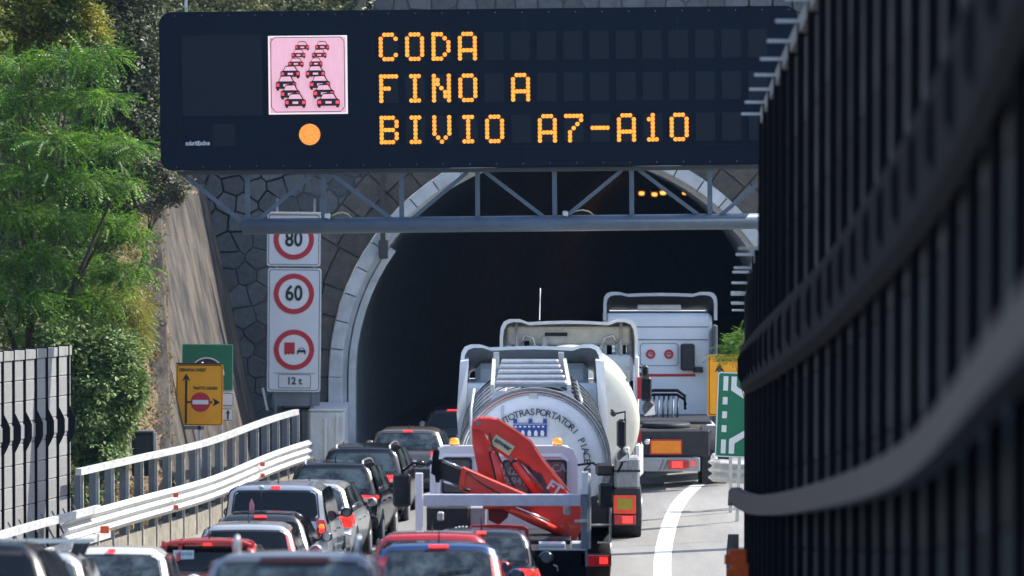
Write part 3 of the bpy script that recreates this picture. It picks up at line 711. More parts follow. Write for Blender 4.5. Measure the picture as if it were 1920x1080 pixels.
# orange diversion sign left
Y = 107.0; s = FPX/Y; c = W(374, 740, Y)
def P3(px, py): return ((px-374)/s, (740-py)/s)
t = thing('diversion_sign', 'yellow orange diversion sign with up arrow and no entry disc on the left verge', 'road sign', c, (0, R(.5), 0))
a = P3(330,798); b = P3(418,683)
link('sign_panel', MB().prism(rrect(a[0], b[0], a[1], b[1], .04), 0, .03), signorange, t)
o_ = rrect(a[0]+.015, b[0]-.015, a[1]+.015, b[1]-.015, .045); i_ = rrect(a[0]+.027, b[0]-.027, a[1]+.027, b[1]-.027, .04)
link('border_line', MB().grid([[(x,-.004,z) for x, z in o_+o_[:1]], [(x,-.004,z) for x, z in i_+i_[:1]]], False), signblack, t)
m = MB().box(a[0], b[0]-.02, -.03, .03, b[1], b[1]+.03); link('top_edge', m, signblack, t)
m = MB(); arrow_up(m, P3(349,0)[0], P3(0,794)[1], P3(0,700)[1], .045, .16); link('up_arrow', m, signblack, t)
x, z = P3(376, 754); m = MB(); m.box(P3(349,0)[0], P3(398,0)[0], -.005, 0, z-.02, z+.02); xh = P3(413,0)[0]; m.prism([(xh-.16, z-.09), (xh, z), (xh-.16, z+.09), (xh-.12, z)], -.006, 0); link('side_arrow', m, signblack, t)
link('no_entry_disc', MB().prism(circle(x, z, 18.5/s, 32), -.009, 0), signred, t); link('no_entry_bar', MB().box(x-.165, x+.165, -.012, 0, z-.045, z+.045), signwhite, t)
letters('GENOVA OVEST', .088, (P3(361,0)[0], -.004, P3(0,694)[1]), signblack, t, bold=.003, sx=.86)
letters('TRATTO CHIUSO', .088, (P3(385,0)[0], -.004, P3(0,728)[1]), signblack, t, bold=.003, sx=.74)
link('top_bolt', MB().ell((P3(379,0)[0], 0, P3(0,681)[1]), (.03,.03,.03)), galv, t)
post_to_ground(t, P3(374,0)[0], -.5, Y, c); m = MB().box(P3(345,0)[0], P3(383,0)[0], .03, .06, P3(0,806)[1], P3(0,799)[1]); link('cross_rail', m, galvdark, t)
# green tunnel sign behind
Y = 108.5; s = FPX/Y; c = W(388, 690, Y)
def P4(px, py): return ((px-388)/s, (690-py)/s)
t = thing('tunnel_sign', 'green tunnel sign half hidden behind the yellow diversion sign, small plates under it', 'road sign', c, (0, R(.5), 0))
a = P4(341,733); b = P4(437,645)
link('sign_panel', MB().prism(rrect(a[0], b[0], a[1], b[1], .03), 0, .03), signgreen, t)
o_ = rrect(a[0]+.004, b[0]-.004, a[1]+.004, b[1]-.004, .03); i_ = rrect(a[0]+.016, b[0]-.016, a[1]+.016, b[1]-.016, .03)
link('border_line', MB().grid([[(x,-.004,z) for x, z in o_+o_[:1]], [(x,-.004,z) for x, z in i_+i_[:1]]], False), mat('pale_green_line', (.25,.5,.38), .5), t)
x, z = P4(388, 703); A_ = circle(x, z, .34, 32)[:17]; m = MB().prism(A_ + [(x-.34, z-.15), (x+.34, z-.15)], -.006, 0); link('tunnel_symbol', m, signblack, t)
m = MB(); O1 = circle(x, z, .375, 32)[:17]; O0 = circle(x, z, .35, 32)[:17]; m.grid([[(p_[0], -.008, p_[1]) for p_ in O1], [(p_[0], -.008, p_[1]) for p_ in O0]], False); link('tunnel_symbol_edge', m, signwhite, t)
for (y0, y1) in ((735,762),(764,790)):
    a = P4(410,y1); b = P4(439,y0); pl_ = link('small_plate', MB().prism(rrect(a[0], b[0], a[1]+.01, b[1]-.01, .03), 0, .02), signwhite, t)
    o_ = rrect(a[0]+.01, b[0]-.01, a[1]+.02, b[1]-.02, .03); i_ = rrect(a[0]+.022, b[0]-.022, a[1]+.032, b[1]-.032, .02)
    link('plate_outline', MB().grid([[(x_,-.004,z_) for x_, z_ in o_+o_[:1]], [(x_,-.004,z_) for x_, z_ in i_+i_[:1]]], False), signblack, pl_)
m = MB(); arrow_up(m, P4(428,0)[0], P4(0,786)[1], P4(0,768)[1], .035, .09); link('up_arrow', m, signblack, t)
post_to_ground(t, P4(415,0)[0], -.4, Y, c)
# right: orange sign behind, green lane sign in front
Y = 98.0; s = FPX/Y; c = W(1370, 722, Y)
def P5(px, py): return ((px-1370)/s, (722-py)/s)
t = thing('diversion_sign', 'yellow orange diversion sign partly covered by leaves, behind the green lane sign', 'road sign', c)
a = P5(1327,780); b = P5(1412,665)
link('sign_panel', MB().prism(rrect(a[0], b[0], a[1], b[1], .04), 0, .03), signorange, t)
o_ = rrect(a[0]+.02, b[0]-.02, a[1]+.02, b[1]-.02, .045); i_ = rrect(a[0]+.034, b[0]-.034, a[1]+.034, b[1]-.034, .04)
link('border_line', MB().grid([[(x,-.004,z) for x, z in o_+o_[:1]], [(x,-.004,z) for x, z in i_+i_[:1]]], False), signblack, t)
m = MB(); arrow_up(m, P5(1349,0)[0], P5(0,775)[1], P5(0,681)[1], .045, .17); link('up_arrow', m, signblack, t)
letters('GENOVA OVEST', .09, (P5(1369,0)[0], -.004, P5(0,675)[1]), signblack, t, bold=.003, sx=.8)
post_to_ground(t, 0, -.5, Y, c)
Y = 96.0; s = FPX/Y; c = W(1380, 778, Y)
def P6(px, py): return ((px-1380)/s, (778-py)/s)
t = thing('lane_sign', 'green lane layout sign with white dashed lane marks beside the dark barrier', 'road sign', c, (0, R(2.2), 0))
a = P6(1343,858); b = P6(1440,698)
link('sign_panel', MB().prism(rrect(a[0], b[0], a[1], b[1], .04), 0, .03), signgreen, t)
o_ = rrect(a[0]+.004, b[0]-.004, a[1]+.004, b[1]-.004, .04); i_ = rrect(a[0]+.024, b[0]-.024, a[1]+.024, b[1]-.024, .035)
link('border_line', MB().grid([[(x,-.004,z) for x, z in o_+o_[:1]], [(x,-.004,z) for x, z in i_+i_[:1]]], False), signwhite, t)
def Q6(*p): return [P6(*q) for q in p]
m = MB()
for q in (((1354,706),(1363,706),(1363,733),(1354,733)), ((1354,745),(1363,745),(1363,759),(1354,759)), ((1354,772),(1363,772),(1363,785),(1354,785)), ((1354,798),(1363,798),(1363,811),(1354,811)), ((1354,825),(1363,825),(1363,851),(1354,851)),
          ((1369,706),(1379,706),(1379,724),(1408,744),(1408,756),(1369,732)), ((1369,851),(1379,851),(1379,832),(1408,812),(1408,800),(1369,824))):
    m.prism(Q6(*q), -.006, 0)
link('lane_marks', m, signwhite, t)
post_to_ground(t, .1, -.7, Y, c)
# dark cabinet and sticks on the slope
c = W(268, 855, 101.0)
t = thing('roadside_cabinet', 'dark open roadside cabinet with pale post beside the dry slope', 'cabinet', c)
m = MB(); m.box(-.22, .2, 0, .35, -.4, .46, .02); link('cabinet_body', m, black, t); m = MB().box(-.24, .22, -.03, .38, .46, .50, .01); link('cabinet_lid', m, mat('cabinet_grey', (.10,.10,.10), .7), t)
m = MB().box(-.17, .15, -.006, 0, .05, .40); link('cabinet_door', m, mat('cabinet_door_dark', (.035,.036,.038), .6), t)
m = MB().box(.22, .27, 0, .06, -.6, .46); link('pale_post', m, dirtywhite, t)
for (x0, y0, x1, y1, lab) in ((189,818,223,841,'pale broken stick lying in the ivy left of the cabinet'), (234,800,246,850,'pale leaning stake against the dark cabinet')):
    a = W(x0, y0, 99.3); b = W(x1, y1, 99.3); o = link('stick', MB().beam(a, b, .05, .05), dirtywhite); tag(o, lab, 'stick', 'pale sticks by the cabinet')

# ================================================================ CARS
def car(name, label, loc, yaw, Wd, L, Ht, pm_, belt=.92, kind='hatch', wx=(.10,.42), lamps='corner', lampz=(.70,.95), glass=None, rails=None, third=True, thirdw=.28, spoiler=0.0, roofmat=None, plate=None, wiper=True, lit=True, roofk=.70, antenna=True, mirror=None, group=None, ledge=.06, lampmat=None, catg='car', tilt=None):
    x0, y0 = loc
    sl_ = math.atan2(G(x0 + L*math.sin(-yaw)*0, y0 + L) - G(x0, y0), L)
    t = thing(name, label, catg, (x0, y0, G(x0, y0)), (sl_, 0, -yaw), group or 'cars queuing towards the tunnel')
    hw = Wd/2; zr = Ht
    gy0, gy1 = wx
    keys = [(.16,.26),(.04,.36),(0,.5),(.0,.62),(ledge,.68),(ledge+.03,.80),(gy0-.02,belt-.05),(gy0,belt+.02),(gy1,zr-.10),(gy1+.05-spoiler,zr-.035),(gy1+.14,zr-.012),(.33*L,zr),(.45*L,zr-.005),(.56*L,zr-.07),(.70*L,belt+.13),(.76*L,belt+.03),(.90*L,belt-.10),(.97*L,.72),(L,.58),(L,.42),(L-.06,.26)]
    K = 5; prof = []
    for a, b in zip(keys[:-1], keys[1:]):
        for k in range(K): prof.append((a[0]+(b[0]-a[0])*k/K, a[1]+(b[1]-a[1])*k/K))
    prof.append(keys[-1])
    for _ in range(3):
        prof = [prof[0]] + [((prof[i-1][0]+2*prof[i][0]+prof[i+1][0])/4, (prof[i-1][1]+2*prof[i][1]+prof[i+1][1])/4) for i in range(1, len(prof)-1)] + [prof[-1]]
    wt = [(.24,.90),(.4,.97),(.62,1.0),(.80,.995),(belt,.955),(belt+.12,.915),(zr-.12,roofk+.075),(zr,roofk)]
    def Wz(z):
        if z <= wt[0][0]: return wt[0][1]
        for a, b in zip(wt[:-1], wt[1:]):
            if z <= b[0]: return a[1] + (b[1]-a[1])*(z-a[0])/(b[0]-a[0])
        return wt[-1][1]
    def plan(y):
        r = 1.0
        if y < .45: r -= .075*((.45-y)/.45)**2
        if y > L-.9: r -= .16*((y-L+.9)/.9)**2
        return r
    n = len(prof)
    nrm = []
    for i in range(n):
        a = prof[max(i-1,0)]; b = prof[min(i+1,n-1)]; dx, dz = b[0]-a[0], b[1]-a[1]; d = math.hypot(dx, dz) or 1; nrm.append((-dz/d, dx/d))
    def SS_(fi, tt, off=0.0):
        fi = min(max(fi, 0), n-1.001); i = int(fi); f = fi - i
        y = prof[i][0]*(1-f)+prof[i+1][0]*f; z = prof[i][1]*(1-f)+prof[i+1][1]*f
        ny = nrm[i][0]*(1-f)+nrm[i+1][0]*f; nz = nrm[i][1]*(1-f)+nrm[i+1][1]*f
        at = abs(tt); e = .025*at*at + (.065*(max(at-.78, 0)/.22)**2)
        w = hw*Wz(z)*plan(y) 
        return Vector((tt*w + (off*.5 if at > .9 else 0)*(1 if tt > 0 else -1), y - ny*(e-off), z - nz*(e-off)))
    ts = [-1,-.96,-.91,-.86,-.8,-.65,-.4,0,.4,.65,.8,.86,.91,.96,1]
    mb = MB().grid([[SS_(i, tt) for tt in ts] for i in range(n)][::-1], True)
    ybs = [.16 + (L-.22-.16+.0)*i/(n-1) for i in range(n)]
    for sgn in (-1, 1):
        rows = []
        for i in range(n):
            e = SS_(i, sgn); col = [e]
            for k in range(1, 9):
                f = k/8; y = e.y*(1-f) + ybs[i]*f; z = e.z*(1-f) + .24*f
                x = sgn*hw*Wz(z)*plan(y); 
                if k == 1: x = (x*2 + e.x)/3
                col.append(Vector((x, y, z)))
            rows.append(col)
        mb.grid(rows if sgn > 0 else rows[::-1], True)
    body = link('body', mb, pm_, t)
    bottom = MB().box(-hw*.85, hw*.85, .15, L-.15, .16, .30); link('underbody', bottom, black, t)
    kb = lambda k: k*K
    def idx_z(z, lo, hi):
        best = min(range(kb(lo), kb(hi)+1), key=lambda i: abs(prof[i][1]-z)); return best
    def patch(nm, i0, i1, t0, t1, off, m_, nu=8, nv=10, tb=None, par=None, rnd=True):
        """surface patch with a skirt; t range may narrow upward with tb"""
        rows = []
        for a in range(nu+1):
            u = a/nu; ta = t0; tc = t1
            if tb is not None: ta = t0*(1-u) + tb[0]*u; tc = t1*(1-u) + tb[1]*u
            sh = .0
            if rnd and (a == 0 or a == nu): sh = .035*(tc-ta)
            rows.append([SS_(i0 + (i1-i0)*u, ta+sh + (tc-ta-2*sh)*b/nv, off) for b in range(nv+1)])
        q = MB().grid(rows[::-1], True)
        loop = rows[0] + [r[-1] for r in rows[1:]] + rows[-1][::-1][1:] + [r[0] for r in rows[::-1]][1:]
        lo2 = [p + Vector((0, .025, -.005)) for p in loop]
        q.grid([loop, lo2], False)
        return link(nm, q, m_, par or t)
    g = glass or carglass
    rw = patch('rear_window', kb(7)+1.0, kb(8)+.2, -.88, .88, .008, g, 8, 12, tb=(-.86,.86))
    patch('window_seal', kb(7)+.2, kb(8)+1.0, -.915, .915, .004, black, 6, 12, tb=(-.90,.90))
    if wiper:
        a = SS_(kb(7)+1.5, 0, .03); b = SS_(kb(7)+2.2, .55, .03); link('wiper', MB().beam(a, b, .02, .015), black, rw)
    patch('windscreen', kb(13)+.5, kb(15)-1.5, -.9, .9, .006, g, 6, 8)
    def side_x(y, z): return hw*Wz(z)*plan(y)
    def top_at(y):
        zs = [p_[1] for p_ in prof if abs(p_[0]-y) < .12 and p_[1] > belt-.1]; return max(zs) if zs else belt
    for sgn in (-1, 1):
        for (ya, yb, nm) in ((gy1*.9+.12, .36*L, 'side_window'), (.36*L+.06, .66*L, 'side_window')):
            rows = []
            for a in range(9):
                y = ya + (yb-ya)*a/8; zt = top_at(y) - .09; zt = max(zt, belt+.07); rows.append([Vector((sgn*(side_x(y, belt+.04+(zt-belt-.04)*b/4)+.007), y, belt+.04+(zt-belt-.04)*b/4)) for b in range(5)])
            q = MB().grid(rows if sgn < 0 else rows[::-1], True); link(nm, q, g, t)
    lm = lampmat or (redlamp if lit else redglass)
    if lamps in ('corner', 'wide'):
        i0 = idx_z(lampz[0], 4, 7); i1 = idx_z(lampz[1], 5, 8)
        for sgn in (-1, 1):
            a, b = (.62 if lamps == 'corner' else .42), .992
            q = patch('tail_lamp', i0, max(i1, i0+1.5), sgn*a if sgn > 0 else -b, sgn*b if sgn > 0 else -a, .012, lm, 4, 6)
            rows = []
            for k in range(5):
                y = .12 + .26*k/4; zl, zh = lampz[0]+.02+.03*k/4, lampz[1]-.02*k/4
                rows.append([Vector((sgn*(side_x(y, zl+(zh-zl)*j/3)+.008), y, zl+(zh-zl)*j/3)) for j in range(4)])
            link('lamp_side', MB().grid(rows if sgn < 0 else rows[::-1], True), lm, q)
            patch('lamp_reversing_lens', i0+.3, (i0+max(i1, i0+1.5))/2, sgn*.72 if sgn > 0 else -.8, sgn*.8 if sgn > 0 else -.72, .018, signwhite, 2, 3, par=q)
    elif lamps == 'pillar':
        i0 = kb(5)+1; i1 = kb(8)-.4
        for sgn in (-1, 1):
            q = patch('tail_lamp', i0, i1, .85 if sgn > 0 else -1.0, 1.0 if sgn > 0 else -.85, .014, redglass, 10, 4)
            patch('lamp_lens', i0+.5, i0+(i1-i0)*.5, .89 if sgn > 0 else -.97, .97 if sgn > 0 else -.89, .020, redlamp, 5, 3, par=q)
    if third:
        q = patch('brake_light', kb(8)+1.6, kb(8)+3.8, -thirdw/Wd, thirdw/Wd, .03, redlamp, 3, 6)
    for tt in (-.80, .80):
        link('tailgate_seam', MB().tube([SS_(kb(4)+1+k*.9, tt, .002) for k in range(6)], .006, 4), black, t)
    patch('bumper_strip', kb(1)+1, kb(3)-1, -.9, .9, .012, black, 4, 8)
    pz = idx_z(.72, 4, 7); a = SS_(pz, 0, .02)
    pp = link('number_plate', MB().box(-.26, .26, a.y-.02, a.y+.01, a.z-.055, a.z+.055, .01), mat('plate_white', (.62,.70,.85), .5, noise=.04), t)
    link('plate_band', MB().box(-.26, -.215, a.y-.023, a.y-.019, a.z-.055, a.z+.055), signblue, pp)
    link('plate_band', MB().box(.215, .26, a.y-.023, a.y-.019, a.z-.055, a.z+.055), signblue, pp)
    if plate: letters(plate, .10, (0, a.y-.024, a.z), signblack, pp, bold=.001, sx=.8)
    bz = idx_z(belt-.06, 5, 7); a = SS_(bz, 0, .012); link('badge', MB().ell(tuple(a), (.05,.012,.025)), chrome, t)
    for sgn in (-1, 1):
        my = .66*L; mx = side_x(my, belt+.03)
        mm = link('mirror', MB().ell((sgn*(mx+.13), my, belt+.10), (.105,.07,.085), 12, 8), mirror or pm_, t)
        link('mirror_glass', MB().prism(circle(sgn*(mx+.13), belt+.10, .072, 14), my-.075, my-.062), mat('mirror_glass', (.30,.34,.37), .05, .9), mm)
        link('mirror_arm', MB().beam((sgn*(mx-.03), my+.02, belt+.04), (sgn*(mx+.08), my, belt+.07), .04, .03), black, mm)
        for wy in (.17*L+.05, .80*L):
            xw = side_x(wy, .6)
            arch = link('wheel_arch', MB().tube([(sgn*(xw-.10), wy, .34), (sgn*(xw+.004), wy, .34)], .385, 28), black, t)
            wh = link('wheel', MB().tube([(sgn*(xw-.2), wy, .31), (sgn*(xw+.012), wy, .31)], .315, 28), rubber, t)
            link('rim', MB().tube([(sgn*(xw+.0), wy, .31), (sgn*(xw+.02), wy, .31)], .20, 20), rimmetal, wh)
        for z_, yy_ in ((belt-.14, .3*L), (belt-.14, .52*L)):
            link('door_handle', MB().beam((sgn*(side_x(yy_, z_)+.02), yy_, z_), (sgn*(side_x(yy_, z_)+.02), yy_+.16, z_), .025, .03), pm_, t)
    if roofmat: patch('roof_panel', kb(10)+.5, kb(13)-1, -.80, .80, .008, roofmat, 10, 8)
    if rails:
        for sgn in (-1, 1):
            pts = []
            for a in range(12):
                fi = kb(9)+2 + (kb(13)-kb(9)-3)*a/11; p_ = SS_(fi, sgn*.84, .055 if 0 < a < 11 else .0); pts.append(p_)
            link('roof_rail', MB().tube(pts, .022, 6), rails, t)
            link('roof_rail_foot', MB().tube([pts[0]+Vector((0,-.02,-.01)), pts[1]+Vector((0,.06,.0))], .03, 8), chrome, t)
    if antenna:
        p_ = SS_(kb(10)+2, 0, 0); link('antenna', MB().tube([p_, p_+Vector((0,-.10,.16))], [.012,.005], 5), black, t)
    t['_'] = 0; del t['_']
    return t, SS_, kb, patch
P_grey = paint('warm_grey', (.21,.185,.17)); P_black = paint('black', (.006,.007,.009), .0, .16); P_silver = paint('silver', (.50,.53,.57), .6, .3)
P_silver2 = paint('light_silver', (.55,.56,.57), .5, .32); P_red = paint('red', (.55,.02,.02), .2, .28); P_white = paint('white', (.78,.78,.78), .0, .3)
P_blue = paint('blue', (.055,.12,.27), .5, .28); P_dgrey = paint('dark_grey', (.05,.052,.055), .3, .2); P_navy = paint('night_blue', (.022,.028,.04), .4, .25); P_steel = paint('steel_blue_grey', (.24,.26,.285), .5, .35)

car('parked_car', 'warm grey hatchback nearest the tunnel mouth, with blue white number plate', (-2.33,113.2), R(2.0), 1.84, 4.4, 1.48, P_grey, belt=.93, wx=(.12,.44), lampz=(.80,.97), plate='EB 636ZS', spoiler=.04, glass=paleglass, lampmat=redlamp)
car('parked_car', 'dark car with one high red brake light beyond the warm grey hatchback', (-1.28,121.0), R(2.0), 1.82, 4.5, 1.50, P_black, lampz=(.8,.95), thirdw=.75)
car('suv', 'black off-roader with bright rail ends, directly behind the warm grey hatchback', (-3.12,105.3), R(3.6), 1.85, 4.4, 1.64, P_black, belt=1.02, wx=(.12,.40), lamps='wide', lampz=(.93,1.06), rails=P_silver2, glass=paleglass, third=False, lampmat=redlamp, catg='car')
car('suv', 'glossy black off-roader with a wide red tail lamp, behind the silver estate\'s roof', (-3.50,98.6), R(4), 1.87, 4.5, 1.63, P_black, belt=1.0, wx=(.12,.44), lamps='wide', lampz=(.90,1.02), rails=P_silver2, glass=paleglass, third=False, lampmat=redlamp, catg='car')
car('parked_car', 'silver estate car mostly hidden ahead of the silver off-roader', (-3.76,92.6), R(3.5), 1.78, 4.3, 1.52, P_silver2, belt=.95, wx=(.10,.36), glass=paleglass, lampz=(.72,.98), catg='car')
t, SSf, kb, patch = car('suv', 'boxy silver off-roader with a nearly black rear window and tall corner lamps', (-4.02,86.4), R(2.0), 1.90, 4.4, 1.76, P_silver, belt=1.06, wx=(.08,.26), lampz=(.78,1.08), roofk=.76, lamps='none', mirror=black, thirdw=.20, catg='car')
for sgn in (-1, 1):
    q = patch('tail_lamp', kb(5)+1.5, kb(7)+.6, .83 if sgn > 0 else -.995, .995 if sgn > 0 else -.83, .016, redglass, 6, 4)
    for k_, mt_ in ((.35, redlamp), (.68, orangeglass)):
        c_ = SSf(kb(5)+1.5 + (kb(7)+.6-kb(5)-1.5)*k_, sgn*.905, .02); link('round_lens', MB().ell(tuple(c_), (.055,.02,.055)), mt_, q)
t, SSf, kb, patch = car('parked_car', 'small dark grey hatchback with glass roof and pink ribbon on its antenna', (-4.02,81.0), R(.8), 1.72, 4.0, 1.49, P_dgrey, wx=(.14,.50), roofmat=carglass, lampz=(.75,.95), antenna=False, thirdw=.27)
for dx, col_, h_ in ((-.30, None, .0), (-.09, 1, .36)):
    p = SSf(kb(12), dx/.8, .0)
    if col_: link('antenna', MB().tube([p, p+Vector((0,-.03,h_))], [.008,.006], 5), black, t); link('antenna_ball', MB().ell((p.x, p.y-.03, p.z+h_+.02), (.05,.03,.035)), dirtywhite, t)
    else: link('pink_ribbon', MB().prism([(p.x-.04,p.z-.02),(p.x+.04,p.z-.03),(p.x+.045,p.z+.10),(p.x,p.z+.20),(p.x-.035,p.z+.12)], p.y-.01, p.y+.01), mat('pink_ribbon', (.75,.28,.32), .7), t)
t, SSf, kb, patch = car('parked_car', 'light silver hatchback showing only its roof behind the red car', (-3.98,76.3), R(.3), 1.70, 4.0, 1.51, P_silver2, wx=(.10,.42), lamps='pillar', third=False)
t, SSf, kb, patch = car('parked_car', 'bright red hatchback with a roof spoiler and blue paper in the window', (-4.12,68.6), 0, 1.68, 4.0, 1.46, P_red, wx=(.12,.46), spoiler=.10, thirdw=.16, lampz=(.7,.95))
a = SSf(kb(7)+3.2, -.45, .012); b_ = link('paper_notice', MB().box(a.x-.14, a.x+.14, a.y-.012, a.y-.002, a.z-.10, a.z+.10), mat('pale_blue_paper', (.45,.68,.70), .6), t)
letters('VENDESI', .06, (a.x, a.y-.014, a.z+.05), signblue, b_)
for sgn in (-1, 1):
    p1 = SSf(kb(8)-2.5, sgn*.55, .02); p2 = SSf(kb(9), sgn*.55, .05); link('spoiler_strut', MB().beam(p1, p2, .05, .03), P_red, t)
r0 = [SSf(kb(9)+.6, tt, .035) for tt in (-.95,-.8,-.4,0,.4,.8,.95)]
link('spoiler', MB().grid([[p + Vector((0,-.10,-.045)) for p in r0], [p + Vector((0,-.11,-.015)) for p in r0], r0, [p+Vector((0,.16,.0)) for p in r0]], True), P_red, t)
car('parked_car', 'small white hatchback with a red brake light, left of the red car', (-4.95,62.6), 0, 1.63, 3.55, 1.47, P_white, belt=.90, wx=(.10,.48), lampz=(.7,.95), glass=paleglass, thirdw=.12, roofk=.74)
t, SSf, kb, patch = car('parked_car', 'silver white small car carrying roof bars at the left edge', (-5.45,56.6), 0, 1.64, 3.6, 1.50, P_silver2, belt=.90, wx=(.08,.36), lampz=(.7,1.0), glass=paleglass, third=False)
for y in (.95, 1.85):
    q = link('roof_bar', MB().beam((-.66, y, 1.60), (.66, y, 1.60), .07, .04), chrome, t)
    for sgn in (-1, 1): link('bar_foot', MB().prism([(sgn*.55, 1.42), (sgn*.62, 1.58), (sgn*.50, 1.58), (sgn*.47, 1.47)], y-.03, y+.03), black, q)
t, SSf, kb, patch = car('parked_car', 'large glossy black car filling the bottom left corner', (-5.05,46.6), 0, 1.86, 4.5, 1.66, P_black, belt=.98, wx=(.10,.50), lampz=(.8,1.0), roofk=.66, third=False, antenna=False)
t, SSf, kb, patch = car('parked_car', 'blurred steel blue car closest to the camera, with two pale roof knobs', (-1.93,44.8), 0, 1.84, 4.4, 1.55, P_steel, wx=(.12,.50), spoiler=.03, thirdw=.0, third=False, lampz=(.75,.95), antenna=False, roofk=.74, glass=paleglass)
patch('brake_light', kb(8)+.2, kb(8)+1.8, -.42, .42, .03, mat('unlit_lamp', (.05,.008,.01), .3), 3, 8)
for sgn in (-1, 1):
    p = SSf(kb(10)+3, sgn*.80, .0); link('roof_knob', MB().ell((p.x, p.y, p.z+.06), (.038,.06,.10)), P_silver2, t)
P_two = P_red
car('parked_car', 'blue hatchback with tall red pillar lamps and an orange red high brake light', (-.88,60.6), 0, 1.70, 3.9, 1.47, P_blue, belt=.92, wx=(.14,.52), lamps='pillar', glass=paleglass, thirdw=.30, spoiler=.03, roofk=.76)
car('parked_car', 'red car with sky reflection painted on its roof, just beyond the blue hatchback', (-1.03,65.2), 0, 1.66, 3.5, 1.52, P_red, wx=(.12,.50), third=False, roofmat=paint('sky_glint', (.80,.66,.64), .1, .25), roofk=.78)  # pale roof patch is a sky reflection painted onto the red roof
t, SSf, kb, patch = car('parked_car', 'small black car with a pale reflecting rear window beside the blue hatchback', (-.42,69.2), 0, 1.62, 3.4, 1.44, P_navy, belt=.90, wx=(.12,.46), glass=paleglass, thirdw=.17, lampz=(.7,.92), roofk=.74)
a = SSf(kb(7)+1.6, .35, .012); link('window_sticker', MB().prism(circle(a.x, a.z, .035, 14), a.y-.008, a.y), mat('green_sticker', (.12,.45,.32), .6), t)
# ================================================================ TRUCKS
class Rig:
    def __init__(s, name, label, cat, x, y, group=None, rot=0):
        s.o = Vector((x, y, G(x, y))); s.t = thing(name, label, cat, s.o, (0,0,rot), group)
    def P(s, px, py, Y): return W(px, py, Y) - s.o
    def poly(s, pts, Y): return [((lambda q: (q.x, q.z))(s.P(px, py, Y))) for px, py in pts]
    def plate(s, name, pts, Y, th, m_, parent=None, bev=.0):
        q = s.poly(pts, Y); y = Y - s.o.y
        area = sum(q[i][0]*q[(i+1)%len(q)][1]-q[(i+1)%len(q)][0]*q[i][1] for i in range(len(q)))
        if area < 0: q = q[::-1]
        mb = MB()
        if bev:
            cx = sum(a for a, b in q)/len(q); cz = sum(b for a, b in q)/len(q); n = len(q)
            # bevel by insetting along vertex normals
            ins = []
            for i in range(n):
                p0, p1, p2 = q[i-1], q[i], q[(i+1)%n]
                d1 = Vector((p1[0]-p0[0], p1[1]-p0[1])).normalized(); d2 = Vector((p2[0]-p1[0], p2[1]-p1[1])).normalized()
                nn = Vector((-d1.y-d2.y, d1.x+d2.x)); nn = nn.normalized() if nn.length > 1e-6 else Vector((0,0)); ins.append((p1[0]+nn.x*bev, p1[1]+nn.y*bev))
            V_ = [(a, y, b) for a, b in ins] + [(a, y+bev, b) for a, b in q] + [(a, y+th, b) for a, b in q]
            fs = [tuple(range(n))] + [(i, n+i, n+(i+1)%n, (i+1)%n) for i in range(n)] + [(n+i, 2*n+i, 2*n+(i+1)%n, n+(i+1)%n) for i in range(n)] + [tuple(2*n+i for i in range(n))[::-1]]
            mb.add(V_, fs)
        else: mb.prism(q, y, y+th)
        return link(name, mb, m_, parent or s.t)
    def rod(s, name, a, b, Y, w, m_, parent=None, Y2=None):
        A = s.P(a[0], a[1], Y); B = s.P(b[0], b[1], Y2 or Y); return link(name, MB().tube([A, B], w/2, 10), m_, parent or s.t)
def wheelset(t, x, y, r=.5, w=.28, double=False):
    for sgn in (-1, 1):
        o = link('wheel', MB().tube([(sgn*(x-w*(2 if double else 1)), y, r), (sgn*(x-.02), y, r), (sgn*x, y, r)], [r, r, r*.93], 28), rubber, t)
        link('rim', MB().tube([(sgn*(x-.03), y, r), (sgn*(x+.015), y, r)], r*.55, 20), rimmetal, o)
def deflector(t, x0, x1, z0, z1, y0, y1, m_, inner, bump=.05, thick=.06):
    """roof air deflector: thin shell open to the rear, closed at the front"""
    cx = (x0+x1)/2; w = (x1-x0)/2
    def outline(k, sh=0):
        pts = []; W_ = w*k
        for x, z in [(-1,0),(-1,.62),(-.985,.82),(-.94,.95),(-.86,1.0),(-.72,1.0),(-.60,.93),(-.3,.955),(0,.965),(.3,.955),(.60,.93),(.72,1.0),(.86,1.0),(.94,.95),(.985,.82),(1,.62),(1,0)]:
            pts.append((cx + x*W_, z))
        return pts
    def lay(y, k, ztop): return [(x, y, z0 + (ztop-z0)*z) for x, z in outline(k)]
    L1 = lay(y0, 1, z1); L2 = lay(y0+(y1-y0)*.45, .99, z1-.03); L3 = lay(y1, .93, z0+(z1-z0)*.35)
    link('deflector_shell', MB().grid([L1, L2, L3], True), m_, t)
    def inn(L, yoff=0): 
        zc = z0; return [(cx+(x-cx)*(1-thick/w), y+yoff, z0+(z-z0)*(1-thick/(z1-z0))) for x, y, z in L]
    link('deflector_inside', MB().grid([inn(L1), inn(L2), inn(L3)], True), inner, t)
    link('deflector_edge', MB().grid([L1, inn(L1)], False), m_, t)
def trapz(x0,x1,z0,z1): return None

